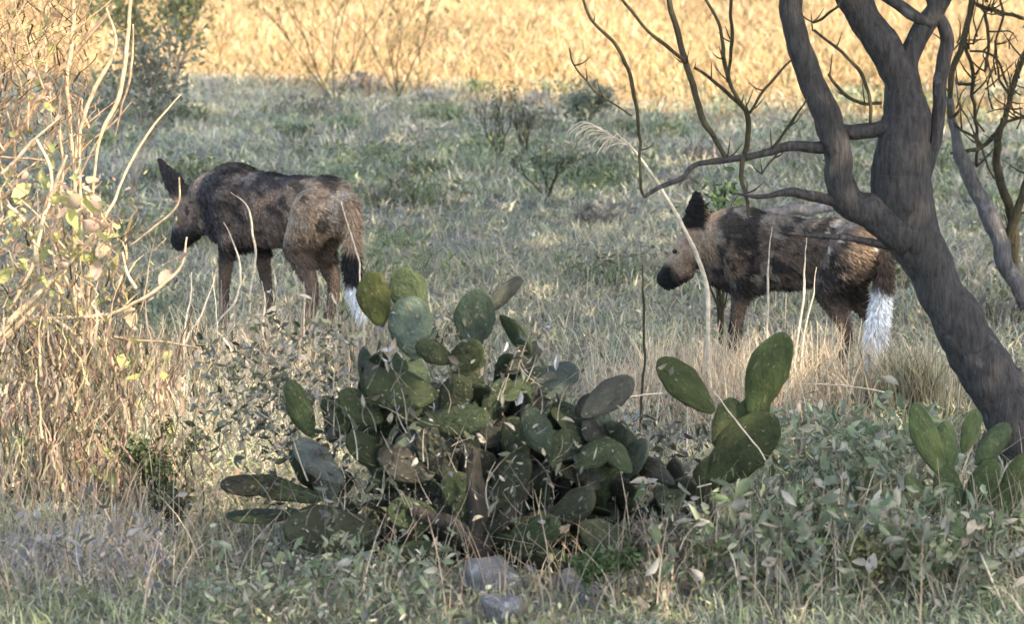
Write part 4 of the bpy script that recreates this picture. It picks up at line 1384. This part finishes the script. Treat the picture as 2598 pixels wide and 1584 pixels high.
P[:, 1] += np.where((np.abs(P[:, 0] + .04) < .13) & (P[:, 1] < 9.6), 1.0, 0)      # none before the stones
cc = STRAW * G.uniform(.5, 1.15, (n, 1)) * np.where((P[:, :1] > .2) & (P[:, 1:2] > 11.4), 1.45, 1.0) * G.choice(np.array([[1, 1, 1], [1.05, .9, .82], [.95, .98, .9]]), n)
ribbons(mb, np.stack(paths, 1), G.uniform(.0025, .006, n), cc)
mb.build("dry_straws", M_STRAW, kind="stuff")

# 3 sunlit dry meadow
mb = MB()
P2 = trapezoid(120000, 25, 62, 1.5)
fe = far_edge(P2[:, 0])
P2 = P2[P2[:, 1] > fe - 1.2 + 1.5 * G.random(len(P2))]
tuft = vnoise(P2, 1.6, 31, 3)
P2 = P2[G.random(len(P2)) < .2 + 1.2 * tuft]
tuft = vnoise(P2, 1.6, 31, 3)
P = np.c_[P2, np.zeros(len(P2))]
big = vnoise(P2 * np.array([1, .5]), .5, 19, 3)
base = np.array([[.36, .245, .115], [.32, .205, .095], [.41, .295, .17], [.24, .205, .085], [.11, .095, .05]])
cc = base[G.choice(5, len(P), p=[.32, .24, .2, .14, .10])] * G.uniform(.85, 1.15, (len(P), 1)) * (.55 + .9 * big)[:, None]
blades(mb, P, G.uniform(.05, .26, len(P)) * (.35 + 1.3 * tuft), G.uniform(.012, .03, len(P)), G.uniform(.3, 1.7, len(P)), cc)
mb.build("meadow_grass", M_STRAW, kind="stuff")

# 4 litter of dry leaves under and on the cactus
mb = MB()
n = 1500
P = np.c_[G.uniform(-1.7, 1.7, n), G.uniform(8.2, 10.6, n), G.uniform(.002, .03, n)]
leaf_blades(mb, P, G.uniform(.012, .035, n), G.choice(np.array([[.24, .2, .165], [.28, .235, .165], [.17, .145, .12], [.25, .23, .225], [.18, .165, .09]]), n) * G.uniform(.6, 1.2, (n, 1)))
mb.build("leaf_litter", M_LEAF, kind="stuff")
mb = MB()
n = 560
px_, py_ = G.normal(1170, 230, n), G.uniform(780, 1500, n)
P = np.array([at(a, b, CY + G.uniform(-.22, .3)) for a, b in zip(px_, py_)])
leaf_blades(mb, P, .006 + .022 * G.random(n) ** 2, G.choice(np.array([[.3, .28, .25], [.36, .31, .22], [.32, .31, .33], [.16, .15, .12], [.11, .11, .075]]), n) * G.uniform(.7, 1.2, (n, 1)))
mb.build("caught_leaves", M_LEAF, C1, "stuff")

def tangle(label, x0, x1, y0, y1, Y, n1, n2, cols, lc, seed, big_leaf=1.0):
    """weeds and dead grass grown through one another: leaves on thin crossing stems"""
    t = thing("weed_tangle", label, "weeds", (at((x0 + x1) / 2, y1, Y)[0], Y, 0), "weed tangles in the foreground")
    mb = MB()
    a, b = G.uniform(x0, x1, n1), G.uniform(y0, y1, n1)
    P = np.array([at(p, q, Y + G.uniform(-.35, .35)) for p, q in zip(a, b)])
    P[:, 2] = np.maximum(P[:, 2], 0)
    ln, ang, bend = G.uniform(.05, .2, n1), G.normal(0, .8, n1), G.normal(0, .7, n1)
    az = G.uniform(-.6, .6, n1)
    pp = [P]
    for k in range(5):
        an = ang + bend * k / 4
        pp.append(pp[-1] + np.c_[np.sin(an), np.sin(az) * .4, np.cos(an)] * (ln / 5)[:, None])
    ribbons(mb, np.stack(pp, 1), G.uniform(.002, .005, n1), G.choice(np.array(cols), n1) * G.uniform(.6, 1.2, (n1, 1)))
    mb.build("stems", M_STRAW, t, "stuff")
    mb = MB()
    tips = np.concatenate([pp[3], pp[4], pp[5]])
    P = tips[G.integers(0, len(tips), n2)] + G.normal(0, .018, (n2, 3))
    P = P[P[:, 2] > 0]
    leaf_blades(mb, P, big_leaf * (.007 + .02 * G.random(len(P)) ** 1.6), G.choice(np.array(lc), len(P)) * G.uniform(.6, 1.3, (len(P), 1)))
    mb.build("leaves", M_GREEN, t, "stuff")
STALK = [(.34, .29, .22), (.24, .2, .16), (.16, .14, .11), (.42, .36, .28)]
tangle("dark weeds and dead stalks grown through the big prickly pear", 680, 1420, 960, 1420, CY + .05, 420, 1250, STALK, [(.04, .045, .025), (.06, .065, .035), (.05, .042, .032), (.15, .14, .11), (.07, .08, .055)], 1)
tangle("brownish grey weeds between the big and the two-eared prickly pear", 1300, 1720, 1120, 1460, 10.15, 260, 1700, STALK, [(.06, .068, .035), (.11, .11, .095), (.075, .062, .048), (.2, .2, .18), (.045, .05, .027)], 2)
tangle("soft grey green weeds right of the two-eared prickly pear", 2000, 2330, 1120, 1420, 10.15, 280, 1700, STALK, [(.22, .25, .15), (.29, .30, .20), (.17, .21, .12), (.32, .29, .22), (.13, .16, .08)], 3, 1.4)
tangle("mixed weeds and dead leaves along the bottom right", 1650, 2640, 1360, 1600, 9.15, 420, 2800, STALK, [(.18, .21, .11), (.25, .26, .17), (.14, .15, .09), (.32, .28, .22), (.12, .15, .07)], 4, 1.5)
tangle("green weeds along the bottom left of the big prickly pear", 540, 1130, 1520, 1680, 8.9, 220, 1300, STALK, [(.17, .20, .11), (.23, .25, .16), (.12, .15, .08), (.27, .25, .19)], 5)
tangle("dark mottled weeds left of the big prickly pear", 560, 860, 880, 1200, 9.9, 200, 1300, STALK, [(.10, .115, .075), (.15, .15, .12), (.06, .07, .04), (.22, .2, .17)], 6)
tangle("bare purplish twigs in the bottom left corner", -40, 430, 1370, 1600, 9.1, 330, 500, [(.3, .27, .26), (.2, .18, .18), (.12, .11, .11), (.4, .36, .33)], [(.2, .18, .17), (.13, .13, .11), (.28, .25, .22)], 7)

# 5 dry tuft at the foot of the right dog, sunlight put into its yellower colour
t = thing("grass_tuft", "dry grass tuft coloured sunlit yellow between the right dog's tail and the trunk", "grass tuft", at(2320, 1060, 12.0) * np.array([1, 1, 0]))
mb = MB()
n = 420
P = np.c_[G.normal(t.location.x, .07, n), G.normal(12.1, .1, n), np.zeros(n)]
blades(mb, P, G.uniform(.12, .36, n), G.uniform(.004, .009, n), G.uniform(.1, .6, n), np.array([.27, .235, .14]) * G.uniform(.5, 1.3, (n, 1)))
mb.build("blades", M_GRASS, t, "stuff")
